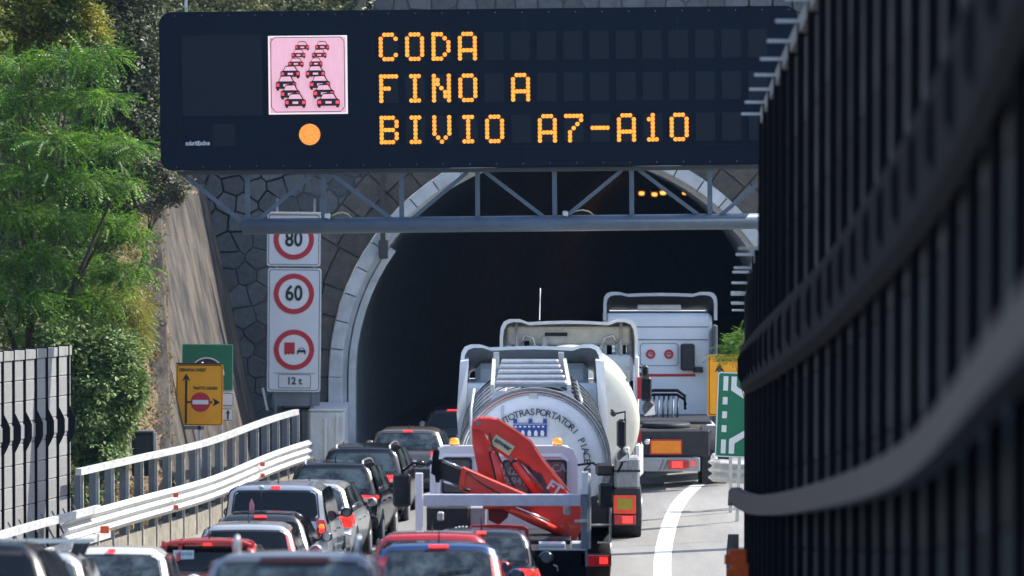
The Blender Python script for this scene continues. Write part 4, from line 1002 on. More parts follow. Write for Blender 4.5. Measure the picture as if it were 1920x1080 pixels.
# ---- tanker one
k1 = Rig('tanker_truck', 'white tanker lorry with blue castle emblem and curved lettering on its round rear', 'tanker', .35, 80.7); T = k1.t
RT = 1.17; ZT = 2.02
shell = mat('tank_cladding', (.52,.54,.57), .4, .2, noise=.12, scale=3)
m = MB().tube([(0, .22, ZT), (0, 8.0, ZT)], RT-.03, 56, False); link('tank_shell', m, shell, T)
rows = []
for k in range(9):
    a = k/8; r = (RT-.06)*math.sin(a*math.pi/2); y = .10 + .10*(1-math.cos(a*math.pi/2)); rows.append([(r*math.cos(2*math.pi*j/64), y, ZT + r*math.sin(2*math.pi*j/64)) for j in range(65)])
link('tank_end', MB().grid(rows[::-1], True), tankwhite, T)
m = MB(); ring(m, 0, ZT, RT-.065, RT+.05, .21, .27, 64); link('end_rim', m, galv, T)
for r_ in (RT-.055, RT-.015, RT+.03):
    m = MB(); ring(m, 0, ZT, r_, r_+.018, .17, .21, 64); link('end_hoop', m, chrome if r_ < RT else galvdark, T)
for k in range(11):
    y = .75 + .66*k; m = MB(); ring(m, 0, ZT, RT-.035, RT+.06, y, y+.09, 56); link('tank_rib', m, chrome if k % 2 else blackmetal, T)
for k in range(5):                       # walkway treads on top
    y = .75 + 1.45*k; w = .62 - .02*k
    q = link('walkway_tread', MB().box(-w, w-.1, y, y+.34, 3.24+.02*k, 3.32+.02*k, .02), chrome, T)
    link('tread_nosing', MB().box(-w, w-.1, y-.02, y-.001, 3.22+.02*k, 3.27+.02*k), galvdark, q)
for sx in (-.66, .56): link('walkway_side', MB().beam((sx, .5, 3.20), (sx, 7.8, 3.30), .06, .14), galv, T)
link('rear_plate', MB().add([(-.62,.30,3.18),(.58,.30,3.18),(.80,.24,2.78),(-.80,.24,2.78)], [(3,2,1,0)]), shell, T)
link('rear_lamp_box', MB().box(-.08, .06, .16, .26, 3.06, 3.16, .01), galv, T)
for sx in (-.62, .50):
    link('top_support', MB().box(sx-.05, sx+.05, 7.6, 7.72, 3.2, 3.48), galv, T)
# left ladder rails and mesh
for x in (-1.0, -.50): link('ladder_rail', MB().tube([(x, .12, 1.6), (x, .12, 2.9), (x+.05, .5, 3.2)], .022, 6), dirtywhite, T)
for z in (1.75, 2.05, 2.35, 2.65): link('ladder_rung', MB().tube([(-1.0,.12,z), (-.50,.12,z)], .016, 6), dirtywhite, T)
mesh_m = mat('wire_mesh_grey', (.55,.56,.58), .6, noise=.3, scale=60, stretch=(1,6,1))
for sx in (-1,):
    rows = []
    for k in range(7):
        a = R(100 + 8*k); rows.append([((RT+.05)*math.cos(a), y, ZT + (RT+.05)*math.sin(a)) for y in (.5, 2.5, 4.5, 6.5)])
    link('hose_tray', MB().grid(rows, False), mesh_m, T)
for k in range(3):
    a = R(62 - 5*k); r_ = RT + .06
    link('side_hose', MB().tube([(r_*math.cos(a), .45 + .02*k, ZT + r_*math.sin(a)), (r_*math.cos(a), 7.6, ZT + r_*math.sin(a))], .022, 6), blackmetal if k % 2 else chrome, T)
for k, ch in enumerate('AUTOTRASPORTATORI PIACENZA'):
    if ch == ' ': continue
    a = R(90 + (7.3-k)*5.85); r_ = .835
    link('rear_letter', text_mesh(ch, .152, .001, ext=.006), signblack if False else mat('dark_blue_lettering', (.02,.028,.06), .5), T)
    o = COL.objects[-1]; o.location = (r_*math.cos(a), .095, ZT + r_*math.sin(a)); o.rotation_euler = (0, -(a - math.pi/2), 0)
# emblem: a blue arcaded palace
em = link('castle_emblem', MB().box(-.33, .20, .08, .11, ZT+.45, ZT+.66), signblue, T)
m = MB()
for x in (-.33, -.09, .14): m.box(x, x+.06, .08, .11, ZT+.66, ZT+.73)
link('castle_turrets', m, signblue, em)
m = MB()
for k in range(5):
    x = -.31 + k*.103; m.prism([(x, ZT+.46), (x+.055, ZT+.46), (x+.055, ZT+.52), (x+.042, ZT+.545), (x+.0275, ZT+.553), (x+.013, ZT+.545), (x, ZT+.52)], .072, .08)
for k in range(7): m.box(-.31+k*.072, -.275+k*.072, .072, .08, ZT+.595, ZT+.62)
m.box(-.33, .20, .072, .08, ZT+.645, ZT+.652); link('castle_arches', m, tankwhite, em)
# lower gear
gear = mat('chassis_dark', (.025,.027,.032), .6, noise=.3, scale=5)
link('chassis', MB().box(-.45, .45, .3, 10.4, .7, 1.0), gear, T)
link('rear_bumper', MB().box(-1.22, 1.22, -.05, .12, .42, .62, .02), gear, T)
for sgn in (-1, 1):
    link('mudguard', MB().box(sgn*1.05-.19, sgn*1.05+.19, .15, 2.0, 1.02, 1.55, .05), gear, T)
    q = link('tail_lamp', MB().box(sgn*1.03-.19, sgn*1.03+.17, -.09, -.051, .43, .61, .015), redglass, T)
    link('lit_lens', MB().box(sgn*1.03+.0, sgn*1.03+.13, -.1, -.091, .47, .58, .01), redlamp, q)
    link('side_frame', MB().box(sgn*1.2-.035, sgn*1.2+.035, .1, 8.0, .9, 1.35, .02), blackmetal, T)
    link('grab_rail', MB().tube([(sgn*1.0, -.02, 1.45), (sgn*1.2, -.02, 1.45), (sgn*1.2, -.02, .8), (sgn*1.0, -.02, .8)], .02, 6), galv, T)
    link('step_bar', MB().tube([(sgn*.9, -.04, 1.08), (sgn*1.22, -.04, 1.08)], .02, 6), galv, T)
wheelset(T, 1.22, 1.2, .5, .28, True); wheelset(T, 1.22, 2.5, .5, .28, True); wheelset(T, 1.22, 8.9, .5, .3)
cabm = mat('cab_pale_blue_white', (.78,.83,.88), .4, noise=.04, scale=2, coat=.3)
link('cab_body', MB().box(-1.2, 1.2, 8.5, 10.5, .9, 2.9, .08), cabm, T)
deflector(T, -1.25, 1.24, 2.80, 3.58, 8.5, 10.2, white, mat('deflector_inside_grey', (.60,.61,.62), .7, noise=.1))
link('cab_roof_box', MB().box(-1.0, 1.0, 9.5, 10.3, 2.8, 3.2, .1), cabm, T)
for sgn in (-1, 1): link('cab_side_fairing', MB().add([(sgn*1.24, 8.1, 1.2), (sgn*1.31, 8.1, 2.4), (sgn*1.25, 8.1, 3.3), (sgn*1.10, 8.15, 3.32), (sgn*1.24, 9.1, 1.2), (sgn*1.31, 9.1, 2.4), (sgn*1.25, 9.1, 3.3), (sgn*1.12, 9.1, 3.35), (sgn*1.16, 8.2, 2.4), (sgn*1.12, 8.2, 1.2)], [(0,1,5,4),(1,2,6,5),(2,3,7,6),(0,9,8,1),(1,8,3,2)]), white, T)
def mirror_unit(rg, arm, box_px, round_px, Y, m_=blackmetal, sgn=1):
    a = [rg.P(x, y, Y) for x, y in arm]; q = link('mirror', MB().tube(a, .022, 6), blackmetal, rg.t)
    x0, y0, x1, y1 = box_px; A = rg.P(x0, y1, Y); B = rg.P(x1, y0, Y); link('mirror_case', MB().box(A.x, B.x, A.y-.06, A.y+.08, A.z, B.z, .05), black, q)
    link('mirror_glass', MB().box(A.x+.03, B.x-.03, A.y-.067, A.y-.061, A.z+.04, B.z-.04), mat('dark_mirror_glass', (.05,.06,.07), .05, .8), q)
    if round_px:
        x0, y0, x1, y1 = round_px; A = rg.P(x0, y1, Y); B = rg.P(x1, y0, Y); link('wide_mirror', MB().ell(((A.x+B.x)/2, A.y, (A.z+B.z)/2), ((B.x-A.x)/2, .08, (B.z-A.z)/2)), black, q)
        link('wide_mirror_glass', MB().prism([(A.x+.03, A.z+.03), (B.x-.02, A.z+.05), (B.x-.03, B.z-.08), (A.x+.10, A.z+.10)], A.y-.10, A.y-.082), mat('bright_mirror_glass', (.65,.68,.72), .15, .3), q)
mirror_unit(k1, [(1146,768),(1152,776),(1172,772),(1172,792),(1166,838),(1166,870),(1158,886)], (1156,786,1174,840), (1156,842,1180,868), 90.5)
a = k1.P(1150, 775, 90.5); link('mirror_joint', MB().ell(tuple(a), (.06,.06,.06)), black, T)

# ---- tanker two
k2 = Rig('tanker_truck', 'cream tanker lorry with white cab and hazard diamond, ahead of the castle emblem tanker', 'tanker', 1.13, 93.2); T = k2.t
m = MB().tube([(0,.25,2.17),(0,5.0,2.17)], 1.21, 56, False); link('tank_shell', m, cream, T)
rows = []
for k in range(8):
    a = k/7; r = 1.21*math.sin(a*math.pi/2); y = .0 + .26*(1-math.cos(a*math.pi/2)); rows.append([(r*math.cos(2*math.pi*j/64), y, 2.17 + r*math.sin(2*math.pi*j/64)) for j in range(65)])
link('tank_end', MB().grid(rows[::-1], True), cream, T)
link('chassis', MB().box(-.45, .45, .3, 8.2, .7, 1.05), gear, T)
for sgn in (-1, 1):
    link('mudguard', MB().box(sgn*.98-.24, sgn*.98+.22, .0, .9, .95, 1.52, .04), mat('grey_mudguard', (.28,.29,.30), .7, noise=.3, scale=4, stretch=(6,1,1)), T)
    for z in (1.28, ): link('mudguard_band', MB().box(sgn*.98-.25, sgn*.98+.23, -.012, -.001, z-.02, z+.02), gear, T)
    q = link('hazard_plate', MB().box(sgn*.93-.21, sgn*.93+.20, -.05, -.02, .50, .84, .01), mat('fluorescent_red', (.85,.08,.03), .5, emit=.05), T)
    link('hazard_plate_field', MB().box(sgn*.93-.14, sgn*.93+.13, -.056, -.051, .58, .78), mat('ochre_field', (.42,.32,.03), .5), q)
    q = link('tail_lamp', MB().box(sgn*.93-.20, sgn*.93+.20, -.06, .0, .30, .48, .02), redglass, T)
    link('lit_lens', MB().box(sgn*.93-.05, sgn*.93+.14, -.07, -.061, .33, .46, .01), redlamp, q)
    link('mud_flap', MB().box(sgn*.98-.24, sgn*.98+.22, -.02, .02, .28, .95), black, T)
wheelset(T, 1.24, .75, .5, .28, True); wheelset(T, 1.24, 6.5, .5, .3)
# labels and hazard diamond at the tank side
b_ = k2.P(1180, 770, 93.4); m = MB().prism([(b_.x-.06, b_.z), (b_.x, b_.z-.07), (b_.x+.06, b_.z), (b_.x, b_.z+.07)], b_.y-.03, b_.y-.02); link('hazard_diamond', m, signred, T)
for k in range(6):
    p = k2.P(1178, 690+11*k, 93.6); link('label_strip', MB().box(p.x-.05, p.x+.03, .35, .37, p.z-.04, p.z+.03), mat('label_grey', (.32,.31,.30), .6), T)
link('valve_pipe', MB().tube([k2.P(1165,900,93.3), k2.P(1200,872,93.3)], .05, 8), dirtywhite, T)
link('valve_box', MB().box(.72, 1.02, .1, .6, 1.45, 1.72, .03), dirtywhite, T)
# cab
xa = k2.P(937,600,99.5).x; xb = k2.P(1196,600,99.5).x; zt = k2.P(1066,600,99.5).z
link('cab_body', MB().box(xa+.06, xb-.10, 6.3, 8.3, .9, 3.12, .06), cabm, T)
inner2 = mat('deflector_inside_beige', (.85,.82,.76), .7, noise=.12)
deflector(T, xa, xb, 2.9, zt+.02, 6.2, 8.1, white, inner2)
link('deflector_front_panel', MB().box(xa+.15, xb-.15, 6.62, 6.7, 3.3, 3.66, .05), inner2, T)
p = k2.P(1042,615,100.8); link('vent_slot', MB().box(p.x-.22, p.x+.22, 6.58, 6.619, p.z-.12, p.z-.05), gear, T)
rg = random.Random(2)
for sgn in (-1, 1):
    for k in range(7):
        x = (xa+xb)/2 + sgn*(.45 + .12*k + rg.uniform(-.03,.03)); z = 3.16 + rg.uniform(0,.22)
        link('roof_fitting', MB().box(x-.05, x+.05, 6.5+rg.uniform(0,.4), 7.0, 3.05, z+.1, .015), [dirtywhite, gear, galv, blackmetal][k % 4], T)
    link('strut', MB().tube([((xa+xb)/2+sgn*1.02, 6.35, 3.1), ((xa+xb)/2+sgn*1.02, 6.6, 3.72)], .03, 8), galv, T)
    link('air_hose', MB().tube([((xa+xb)/2+sgn*.62, 6.5, 3.15), ((xa+xb)/2+sgn*.70, 6.5, 3.45), ((xa+xb)/2+sgn*.85, 6.5, 3.5), ((xa+xb)/2+sgn*.95, 6.5, 3.35)], .03, 6), chrome, T)
link('roof_panel', MB().box((xa+xb)/2-.4, (xa+xb)/2+.4, 6.5, 7.3, 3.1, 3.28, .03), cabm, T)
for sgn, x in ((-1, xa), (1, xb)):
    link('side_fairing', MB().box(x-(.0 if sgn < 0 else .07), x+(.07 if sgn < 0 else .0)+.02, 6.1, 6.6, 1.15, 3.1, .02), white, T)
    for z0 in (2.28, 1.25): link('red_reflector', MB().box(x-.03*sgn*0-.035+.02*sgn, x+.035+.03*sgn, 6.06, 6.09, z0, z0+.42), signred, T)
link('cab_grey_panel', MB().box(xb-.30, xb-.08, 5.9, 6.25, 1.1, 2.3, .02), galvdark, T)
link('cab_window_gap', MB().box(xb-.42, xb-.09, 6.27, 6.298, 2.42, 2.62), blackmetal, T)
p = k2.P(1012, 600, 100); link('whip_antenna', MB().tube([p, k2.P(1013, 540, 100)], .013, 5), galv, T)
link('front_wing', MB().box(xb-.12, xb+.10, 6.0, 7.4, .75, 1.45, .08), white, T)
mirror_unit(k2, [(1196,688),(1206,690)], (1202,684,1216,708), None, 101.0)
mirror_unit(k2, [(1196,700),(1215,702),(1218,760)], (1200,706,1222,752), (1204,750,1230,782), 101.2)

# ---- tractor unit
k3 = Rig('truck_tractor', 'tall white tractor unit without trailer, orange plate at its rear, right lane by the tunnel', 'lorry', 3.2, 104.3); T = k3.t
Y = 110.0
A = k3.P(1131, 800, Y); B = k3.P(1342, 592, Y)
link('cab_body', MB().box(A.x+.03, B.x-.08, 5.7, 7.8, A.z-.2, B.z+.05, .07), cabm, T)
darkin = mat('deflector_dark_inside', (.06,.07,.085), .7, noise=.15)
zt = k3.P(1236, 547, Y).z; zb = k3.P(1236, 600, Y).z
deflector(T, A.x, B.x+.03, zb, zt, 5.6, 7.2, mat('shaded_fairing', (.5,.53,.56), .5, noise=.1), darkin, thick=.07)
a = k3.P(1195,582,Y+.3); b = k3.P(1277,571,Y+.3); link('roof_light_bar', MB().box(a.x, b.x, 5.9, 6.0, a.z, b.z, .02), dirtywhite, T)
for py in (613, 637):
    z = k3.P(0, py, Y).z; link('panel_seam', MB().box(A.x+.10, B.x-.16, 5.690, 5.699, z-.008, z+.008), gear, T)
a = k3.P(1200,686,Y); b = k3.P(1272,643,Y); o_ = rrect(a.x,b.x,a.z,b.z,.08); i_ = rrect(a.x+.015,b.x-.015,a.z+.015,b.z-.015,.07)
link('hatch_outline', MB().grid([[(x,5.692,z) for x, z in o_+o_[:1]], [(x,5.692,z) for x, z in i_+i_[:1]]], False), galvdark, T)
for px, tx in ((1220,'70'),(1254,'80')):
    p = k3.P(px, 664, Y); m = MB(); ring(m, p.x, p.z, .055, .10, 5.675, 5.698, 24); q = link('speed_sticker', m, signred, T); letters(tx, .085, (p.x, 5.69, p.z), signred, q, bold=.002)
a = k3.P(1276,694,Y); b = k3.P(1302,644,Y); link('black_air_box', MB().box(a.x, b.x, 5.45, 5.698, a.z, b.z, .03), black, T)
a = k3.P(1300,698,Y); b = k3.P(1318,688,Y); link('small_vent', MB().box(a.x, b.x, 5.6, 5.698, a.z, b.z), black, T)
a = k3.P(1200,706,Y); b = k3.P(1304,701,Y); link('red_stripe', MB().box(a.x, b.x, 5.688, 5.698, a.z, b.z), signred, T)
for sgn, x in ((1, B.x-.02), (-1, A.x+.02)): link('side_fairing', MB().box(x-.04, x+.04, 5.2, 5.95, .9, zb-.1, .02), mat('fairing_dark_edge', (.12,.14,.16), .5), T)
# hose rack
m = MB(); pts = [k3.P(1210,738,109), k3.P(1225,732,109), k3.P(1270,732,109), k3.P(1284,742,109), k3.P(1285,760,109)]; m.tube(pts, .035, 8); pts = [p + Vector((0,0,-.09)) for p in pts]; m.tube(pts, .03, 8); link('hose_rack', m, blackmetal, T)
for k in range(7): 
    a = k3.P(1218+9*k, 742, 109); b = k3.P(1216+9*k, 785, 108.6); link('air_hose', MB().tube([a, b], .022, 6), [black, gear, galvdark][k % 3], T)
link('chassis', MB().box(-.5, .5, .3, 7.5, .65, 1.05), gear, T)
link('catwalk', MB().box(-1.2, 1.0, 3.2, 5.6, 1.05, 1.25, .03), gear, T)
for k in range(5): link('catwalk_slat', MB().box(-1.0, .9, 1.0+.5*k, 1.3+.5*k, 1.12, 1.17), mat('brown_deck', (.09,.075,.06), .8), T)
link('fifth_wheel', MB().tube([(0,2.0,1.16),(0,2.0,1.27)], .5, 28), gear, T)
YR = 104.4
for sgn in (-1, 1): 
    rows = [[(sgn*1.0 + x, 1.5 - .75*math.cos(math.pi*k/10), .52 + .72*math.sin(math.pi*k/10)) for x in (-.28,.28)] for k in range(11)]
    link('mudguard', MB().grid(rows, True), gear, T)
wheelset(T, 1.22, 1.5, .5, .28, True); wheelset(T, 1.22, 6.4, .5, .3)
a = k3.P(1216,856,YR); b = k3.P(1285,815,YR); link('rear_crossmember', MB().box(a.x-.35, b.x+.5, .02, .2, a.z, b.z+.1, .03), gear, T)
a = k3.P(1221,849,YR); b = k3.P(1276,826,YR); q = link('orange_plate', MB().box(a.x-.03, b.x+.03, -.02, .018, a.z-.03, b.z+.03), signred, T); link('plate_field', MB().box(a.x, b.x, -.03, -.021, a.z, b.z), mat('hazard_orange', (.95,.28,.01), .5, noise=.1, scale=12), q)
p = k3.P(1213,828,YR); link('round_reversing_lamp', MB().ell((p.x, -.02, p.z), (.065,.04,.065)), chrome, T)
a = k3.P(1176,883,YR); b = k3.P(1312,857,YR); link('rear_bumper', MB().box(a.x, b.x, -.08, .02, a.z, b.z, .015), mat('bumper_grey', (.33,.34,.36), .5, .2), T)
a = k3.P(1252,878,YR); b = k3.P(1291,862,YR); q = link('tail_lamp', MB().box(a.x, b.x, -.12, -.081, a.z, b.z, .012), redglass, T); link('lit_lens', MB().box(a.x+.08, b.x-.13, -.13, -.121, a.z+.02, b.z-.02, .01), redlamp, q)
a = k3.P(1160,878,YR); b = k3.P(1195,862,YR); q = link('tail_lamp', MB().box(a.x, b.x, -.12, -.081, a.z, b.z, .012), redglass, T)
a = k3.P(1296,872,YR); b = k3.P(1303,864,YR); link('side_marker', MB().box(a.x, b.x, -.11, -.081, a.z, b.z), redlamp, T)
for k in (0, 1):
    a = k3.P(1236+8*k,880,YR); link('plate_scratch', MB().beam((a.x, -.084, a.z), (a.x+.09, -.084, a.z+.2), .02, .01), gear, T)
a = k3.P(1320,872,107); b = k3.P(1343,798,107); link('fuel_tank', MB().box(a.x, b.x+.03, 2.4, 4.6, a.z, b.z, .06), galv, T)
a = k3.P(1324,848,106.6); link('side_lamp', MB().box(a.x, a.x+.06, 2.36, 2.399, a.z, a.z+.2), redlamp, T)
link('mud_flap', MB().box(-1.2,-.7,.55,.6,.1,.8), black, T); link('mud_flap', MB().box(.7,1.2,.55,.6,.1,.8), black, T)

# ---- crane truck
k4 = Rig('crane_truck', 'white flatbed lorry carrying a folded red loading crane', 'lorry', -.13, 73.2); T = k4.t
YC = 78.0; yc = YC - 73.2
A = k4.P(806, 1010, YC); B = k4.P(1083, 834, YC)
# cab rear wall built as frame pieces round the windows
wl = k4.poly([(806,1010),(806,860),(815,843),(835,836),(1055,836),(1074,842),(1083,862),(1083,1010)], YC)
link('cab_rear_wall', MB().prism(wl[::-1], yc, yc+.06), white, T)
link('cab_body', MB().box(A.x+.05, B.x-.05, yc+.061, yc+1.7, .75, B.z-.10, .10), white, T)
rim = k4.poly([(820,1004),(820,862),(830,850),(1055,850),(1068,862),(1068,1004)], YC); rim2 = k4.poly([(826,1004),(826,866),(834,856),(1050,856),(1062,866),(1062,1004)], YC)
link('wall_swage', MB().grid([[(x, yc-.012, z) for x, z in rim], [(x, yc-.03, z) for x, z in rim2]], False), white, T)
for (x0, y0, x1, y1) in ((828,858,885,926),(942,862,1063,932)):
    a = k4.P(x0, y1, YC); b = k4.P(x1, y0, YC)
    o_ = rrect(a.x, b.x, a.z, b.z, .05); q = link('rear_window', MB().prism(o_, yc-.036, yc-.002), black, T)
    i_ = rrect(a.x+.035, b.x-.035, a.z+.035, b.z-.035, .04); link('window_pane', MB().prism(i_, yc-.042, yc-.037), mat('cab_window_glass', (.14,.16,.155), .12, col2=(.05,.06,.065), scale=3, coat=1), q)
    if x0 > 900:
        g_ = mat('faded_lettering', (.28,.34,.33), .5)
        for tx, px_, py_ in (('NZO', 965, 884), ('0.941', 966, 902), ('CA', 1048, 878)):
            p = k4.P(px_, py_, YC); letters(tx, .16, (p.x, yc-.044, p.z), g_, q, bold=.004)
        link('window_divider', MB().box(k4.P(989,0,YC).x, k4.P(995,0,YC).x, yc-.05, yc-.043, a.z, b.z), black, q)
for px in (852, 1045):
    p = k4.P(px, 833, YC+.4); q = link('beacon', MB().tube([(p.x, p.y, p.z-.03), (p.x, p.y, p.z)], .07, 14), black, T); link('beacon_lens', MB().tube([(p.x,p.y,p.z), (p.x,p.y,p.z+.07), (p.x,p.y,p.z+.10)], [.078,.072,.05], 16), orangeglass, q)
for sgn, arm, bx in ((-1, [(806,872),(775,868),(752,886)], (737,888,770,950)), (1, [(1083,872),(1112,868),(1134,884)], (1122,906,1150,952))):
    q = link('mirror', MB().tube([k4.P(x, y, 79.5) for x, y in arm], .02, 6), blackmetal, T)
    a = k4.P(bx[0], bx[3], 79.5); b = k4.P(bx[2], bx[1], 79.5); link('mirror_case', MB().box(a.x, b.x, a.y-.06, a.y+.06, a.z, b.z, .035), black, q)
    link('mirror_glass', MB().box(a.x+.03, b.x-.03, a.y-.066, a.y-.061, a.z+.04, b.z-.04), MATS['dark_mirror_glass'], q)
    if sgn > 0:
        a = k4.P(1116, 892, 79.5); b = k4.P(1152, 868, 79.5); link('wide_mirror', MB().box(a.x, b.x, a.y-.08, a.y+.06, a.z, b.z, .04), black, q)
# bulkhead under the window and machinery
for (x0,y0,x1,y1,m_) in ((800,950,880,1012,gear),(880,950,912,1000,mat('bulkhead_grey', (.42,.44,.46), .6, .1)),(840,950,872,990,MATS['chassis_dark'])):
    a = k4.P(x0,y1,77.2); b = k4.P(x1,y0,77.2); link('bulkhead', MB().box(a.x, b.x, a.y-.05*(x0 % 3), a.y+.3, a.z, b.z, .02), m_, T)
a = k4.P(826,968,76.8); link('work_lamp', MB().box(a.x-.05, a.x+.05, a.y-.05, a.y+.05, a.z-.07, a.z+.07, .02), galv, T)
a = k4.P(1063,956,73.5); link('work_lamp', MB().box(a.x-.05, a.x+.05, a.y-.12, a.y-.02, a.z-.07, a.z+.07, .02), galv, T)
# red crane
YA = 75.6
k4.plate('crane_mast', [(884,800),(890,788),(912,790),(922,835),(938,900),(955,945),(905,945),(893,870),(886,835)], YA+.25, .28, cranered, bev=.012)
boom = k4.plate('crane_boom', [(885,806),(886,790),(899,783),(920,783),(932,786),(968,809),(995,829),(1016,862),(1050,905),(1080,948),(1046,948),(1030,920),(1016,888),(1007,886),(990,872),(968,859),(958,866),(935,848),(921,846),(913,815),(898,807)], YA, .24, cranered, bev=.015)
def off(rg, px, py, Y, d): p = rg.P(px, py, Y); return Vector((p.x, p.y + d, p.z))
for (px, py, r_) in ((896,794,.035),(919,841,.03),(957,859,.03),(1006,862,.0)):
    if r_: p = off(k4, px, py, YA, -.012); link('pivot_pin', MB().tube([p, p+Vector((0,.02,0))], r_, 14), galvdark, boom)
lp_ = k4.poly([(985,846),(992,847),(1010,876),(1005,883),(998,880),(984,857)], YA); link('boom_reinforcement', MB().prism(lp_[::-1], k4.P(0,0,YA).y-.014, k4.P(0,0,YA).y-.001), cranered, boom)
hl = k4.poly([(932,785),(968,808),(995,828),(1017,861),(1068,924),(1070,922),(1019,859),(997,826),(969,806),(933,783)], YA); link('boom_flange', MB().prism(hl[::-1], k4.P(0,0,YA).y-.03, k4.P(0,0,YA).y+.02), mat('flange_pale_red', (.75,.25,.2), .4), boom)
for a, b, w in (((927,848),(950,945),.12), ((966,868),(1020,940),.12)):
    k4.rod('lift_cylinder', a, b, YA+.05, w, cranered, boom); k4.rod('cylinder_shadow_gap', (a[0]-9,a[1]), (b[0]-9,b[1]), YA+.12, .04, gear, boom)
for a, b in (((905,812),(918,842)), ((966,862),(1012,925))): k4.rod('chrome_piston', (a[0]+4,a[1]-2), (b[0]+6,b[1]-6), YA+.1, .045, chrome, boom)
for k, pts in enumerate(([(918,812),(922,834),(936,858),(960,905),(980,940)], [(870,880),(900,905),(935,925),(980,938)])):
    link('hydraulic_hose', MB().tube([k4.P(x, y, YA-.06-.3*(k == 1)) for x, y in pts], .012, 6), black, T)
# maker's label, tilted
p = off(k4, 942, 835, YA, -.022); ang = R(33)
lb = link('maker_label', MB().box(-.165, .165, -.004, .006, -.075, .085), mat('label_yellow', (.75,.68,.30), .5), T); lb.location = p; lb.rotation_euler = (0, ang, 0)
lb2 = link('label_field', MB().box(-.15, .15, -.007, -.004, -.040, .075), mat('label_green', (.55,.66,.50), .5), lb)
letters('amvear', .105, (0, -.009, .02), signblack, lb, bold=.003, sx=.9)
p = off(k4, 1040, 915, YA, -.022); o = letters('FT', .21, p, signwhite, T, bold=.008, rot=R(33))
arm = k4.plate('crane_extension_arm', [(861,906),(864,880),(869,876),(985,926),(1010,945),(930,945),(905,932),(880,930),(862,918)], YA-.35, .22, cranered, bev=.015)
k4.plate('arm_end_collar', [(861,910),(864,879),(869,876),(875,879),(871,912)], YA-.38, .28, cranered, arm, bev=.01)
k4.plate('telescopic_arm', [(828,866),(864,881),(860,909),(826,899)], YA-.32, .16, black, arm)
k4.rod('chrome_piston', (830,863), (864,877), YA-.36, .03, chrome, arm); k4.rod('chrome_piston', (828,900), (857,913), YA-.36, .04, chrome, arm)
hk = k4.plate('hook_block', [(812,845),(820,842),(824,848),(822,862),(828,862),(828,890),(824,905),(817,905),(815,892),(808,888),(810,862)], YA-.42, .2, blackmetal, bev=.01)
k4.rod('hook_swivel', (802,866), (806,872), YA-.4, .12, black, hk)
k4.rod('lever', (868,917), (882,920), YA-.45, .05, gear, arm)
jb = k4.plate('crane_jib_base', [(905,945),(1094,945),(1094,985),(1079,1016),(1066,1012),(1000,985),(940,955),(905,955)], YA-.1, .3, cranered, bev=.015)
k4.rod('jib_cylinder', (958,952), (1052,1000), YA-.2, .13, cranered, jb); k4.rod('chrome_piston', (968,950), (1030,978), YA-.28, .035, chrome, jb); k4.rod('jib_seam', (1000,948), (1090,985), YA-.118, .02, mat('flange_pale_red'), jb) if False else None
k4.plate('crane_column', [(915,945),(958,945),(952,970),(935,985),(916,975)], YA+.1, .4, mat('crane_dark_red', (.22,.012,.012)), T)
# rear frame of the bed
YF = 73.35
for (x0, x1, y0, y1, m_) in ((779,793,886,1030,white),(1090,1103,884,926,white),(1089,1102,916,1062,galvdark)):
    a = k4.P(x0,y1,YF); b = k4.P(x1,y0,YF); link('rack_post', MB().box(a.x, b.x, .02 + (.03 if m_ is galvdark else 0), .14, a.z, b.z, .008), m_, T)
a = k4.P(794,948,YF); b = k4.P(1089,926,YF); link('rack_crossbar', MB().box(a.x, b.x, .04, .12, a.z, b.z, .008), mat('pale_lilac_white', (.62,.63,.72), .45), T)
a = k4.P(1100,1030,YF); b = k4.P(1108,890,YF); link('rack_brace', MB().box(a.x, b.x, .15, .5, a.z, b.z, .01), galv, T)
a = k4.P(1077,978,YF); b = k4.P(1103,973,YF); link('latch_bar', MB().box(a.x, b.x, 0, .02, a.z, b.z), galv, T)
fr = k4.poly([(880,1012),(880,988),(888,985),(930,983),(982,986),(991,992),(991,1012),(984,1012),(984,994),(930,989),(888,992),(888,1012)], 74.6); link('red_rack_frame', MB().prism(fr[::-1], 1.35, 1.45), mat('dull_red', (.36,.02,.02), .5), T)
for k in range(9): 
    a = k4.P(918+7.2*k, 1010, 74.8); b = k4.P(920+7.2*k, 992, 74.8); link('rack_bar', MB().box(a.x, a.x+.02, 1.6, 1.62, a.z, b.z), galvdark, T)
for k in range(9):
    a_ = R(175 - 12*k); p = k4.P(868 + 32*math.cos(a_), 1012 - 24*math.sin(a_), 74.0); link('chain_link', MB().ell(tuple(p), (.018,.018,.018), 8, 6), dirtywhite, T)
a = k4.P(1010,1031,73.9); b = k4.P(1060,1017,73.9); q = link('white_case', MB().box(a.x, b.x, .6, .9, a.z, b.z, .01), white, T); link('case_ridge', MB().box(a.x, b.x, .592, .599, (a.z+b.z)/2-.004, (a.z+b.z)/2+.004), galvdark, q)
a = k4.P(1070,1031,73.9); b = k4.P(1092,1016,73.9); link('grey_case', MB().box(a.x, b.x, .6, .9, a.z, b.z, .02), galv, T)
link('bed_floor', MB().box(-1.12, 1.12, .1, 4.6, .88, .98), gear, T)
a = k4.P(800,1100,YF); b = k4.P(1098,1031,YF); link('tailboard', MB().box(a.x, b.x, .05, .09, a.z, b.z, .008), blackmetal, T)
link('tailboard_top_edge', MB().box(a.x, b.x, .03, .1, b.z+.001, b.z+.02), galv, T)
p = k4.P(1038,1066,73.2); link('tailboard_latch', MB().tube([p+Vector((0,.03,.05)), p+Vector((.05,.0,.03)), p+Vector((.06,.0,-.04))], .012, 6), galv, T)
link('cargo_machine', MB().box(-.55, 1.0, 1.6, 3.2, .98, 1.06, .02), MATS['chassis_dark'], T)
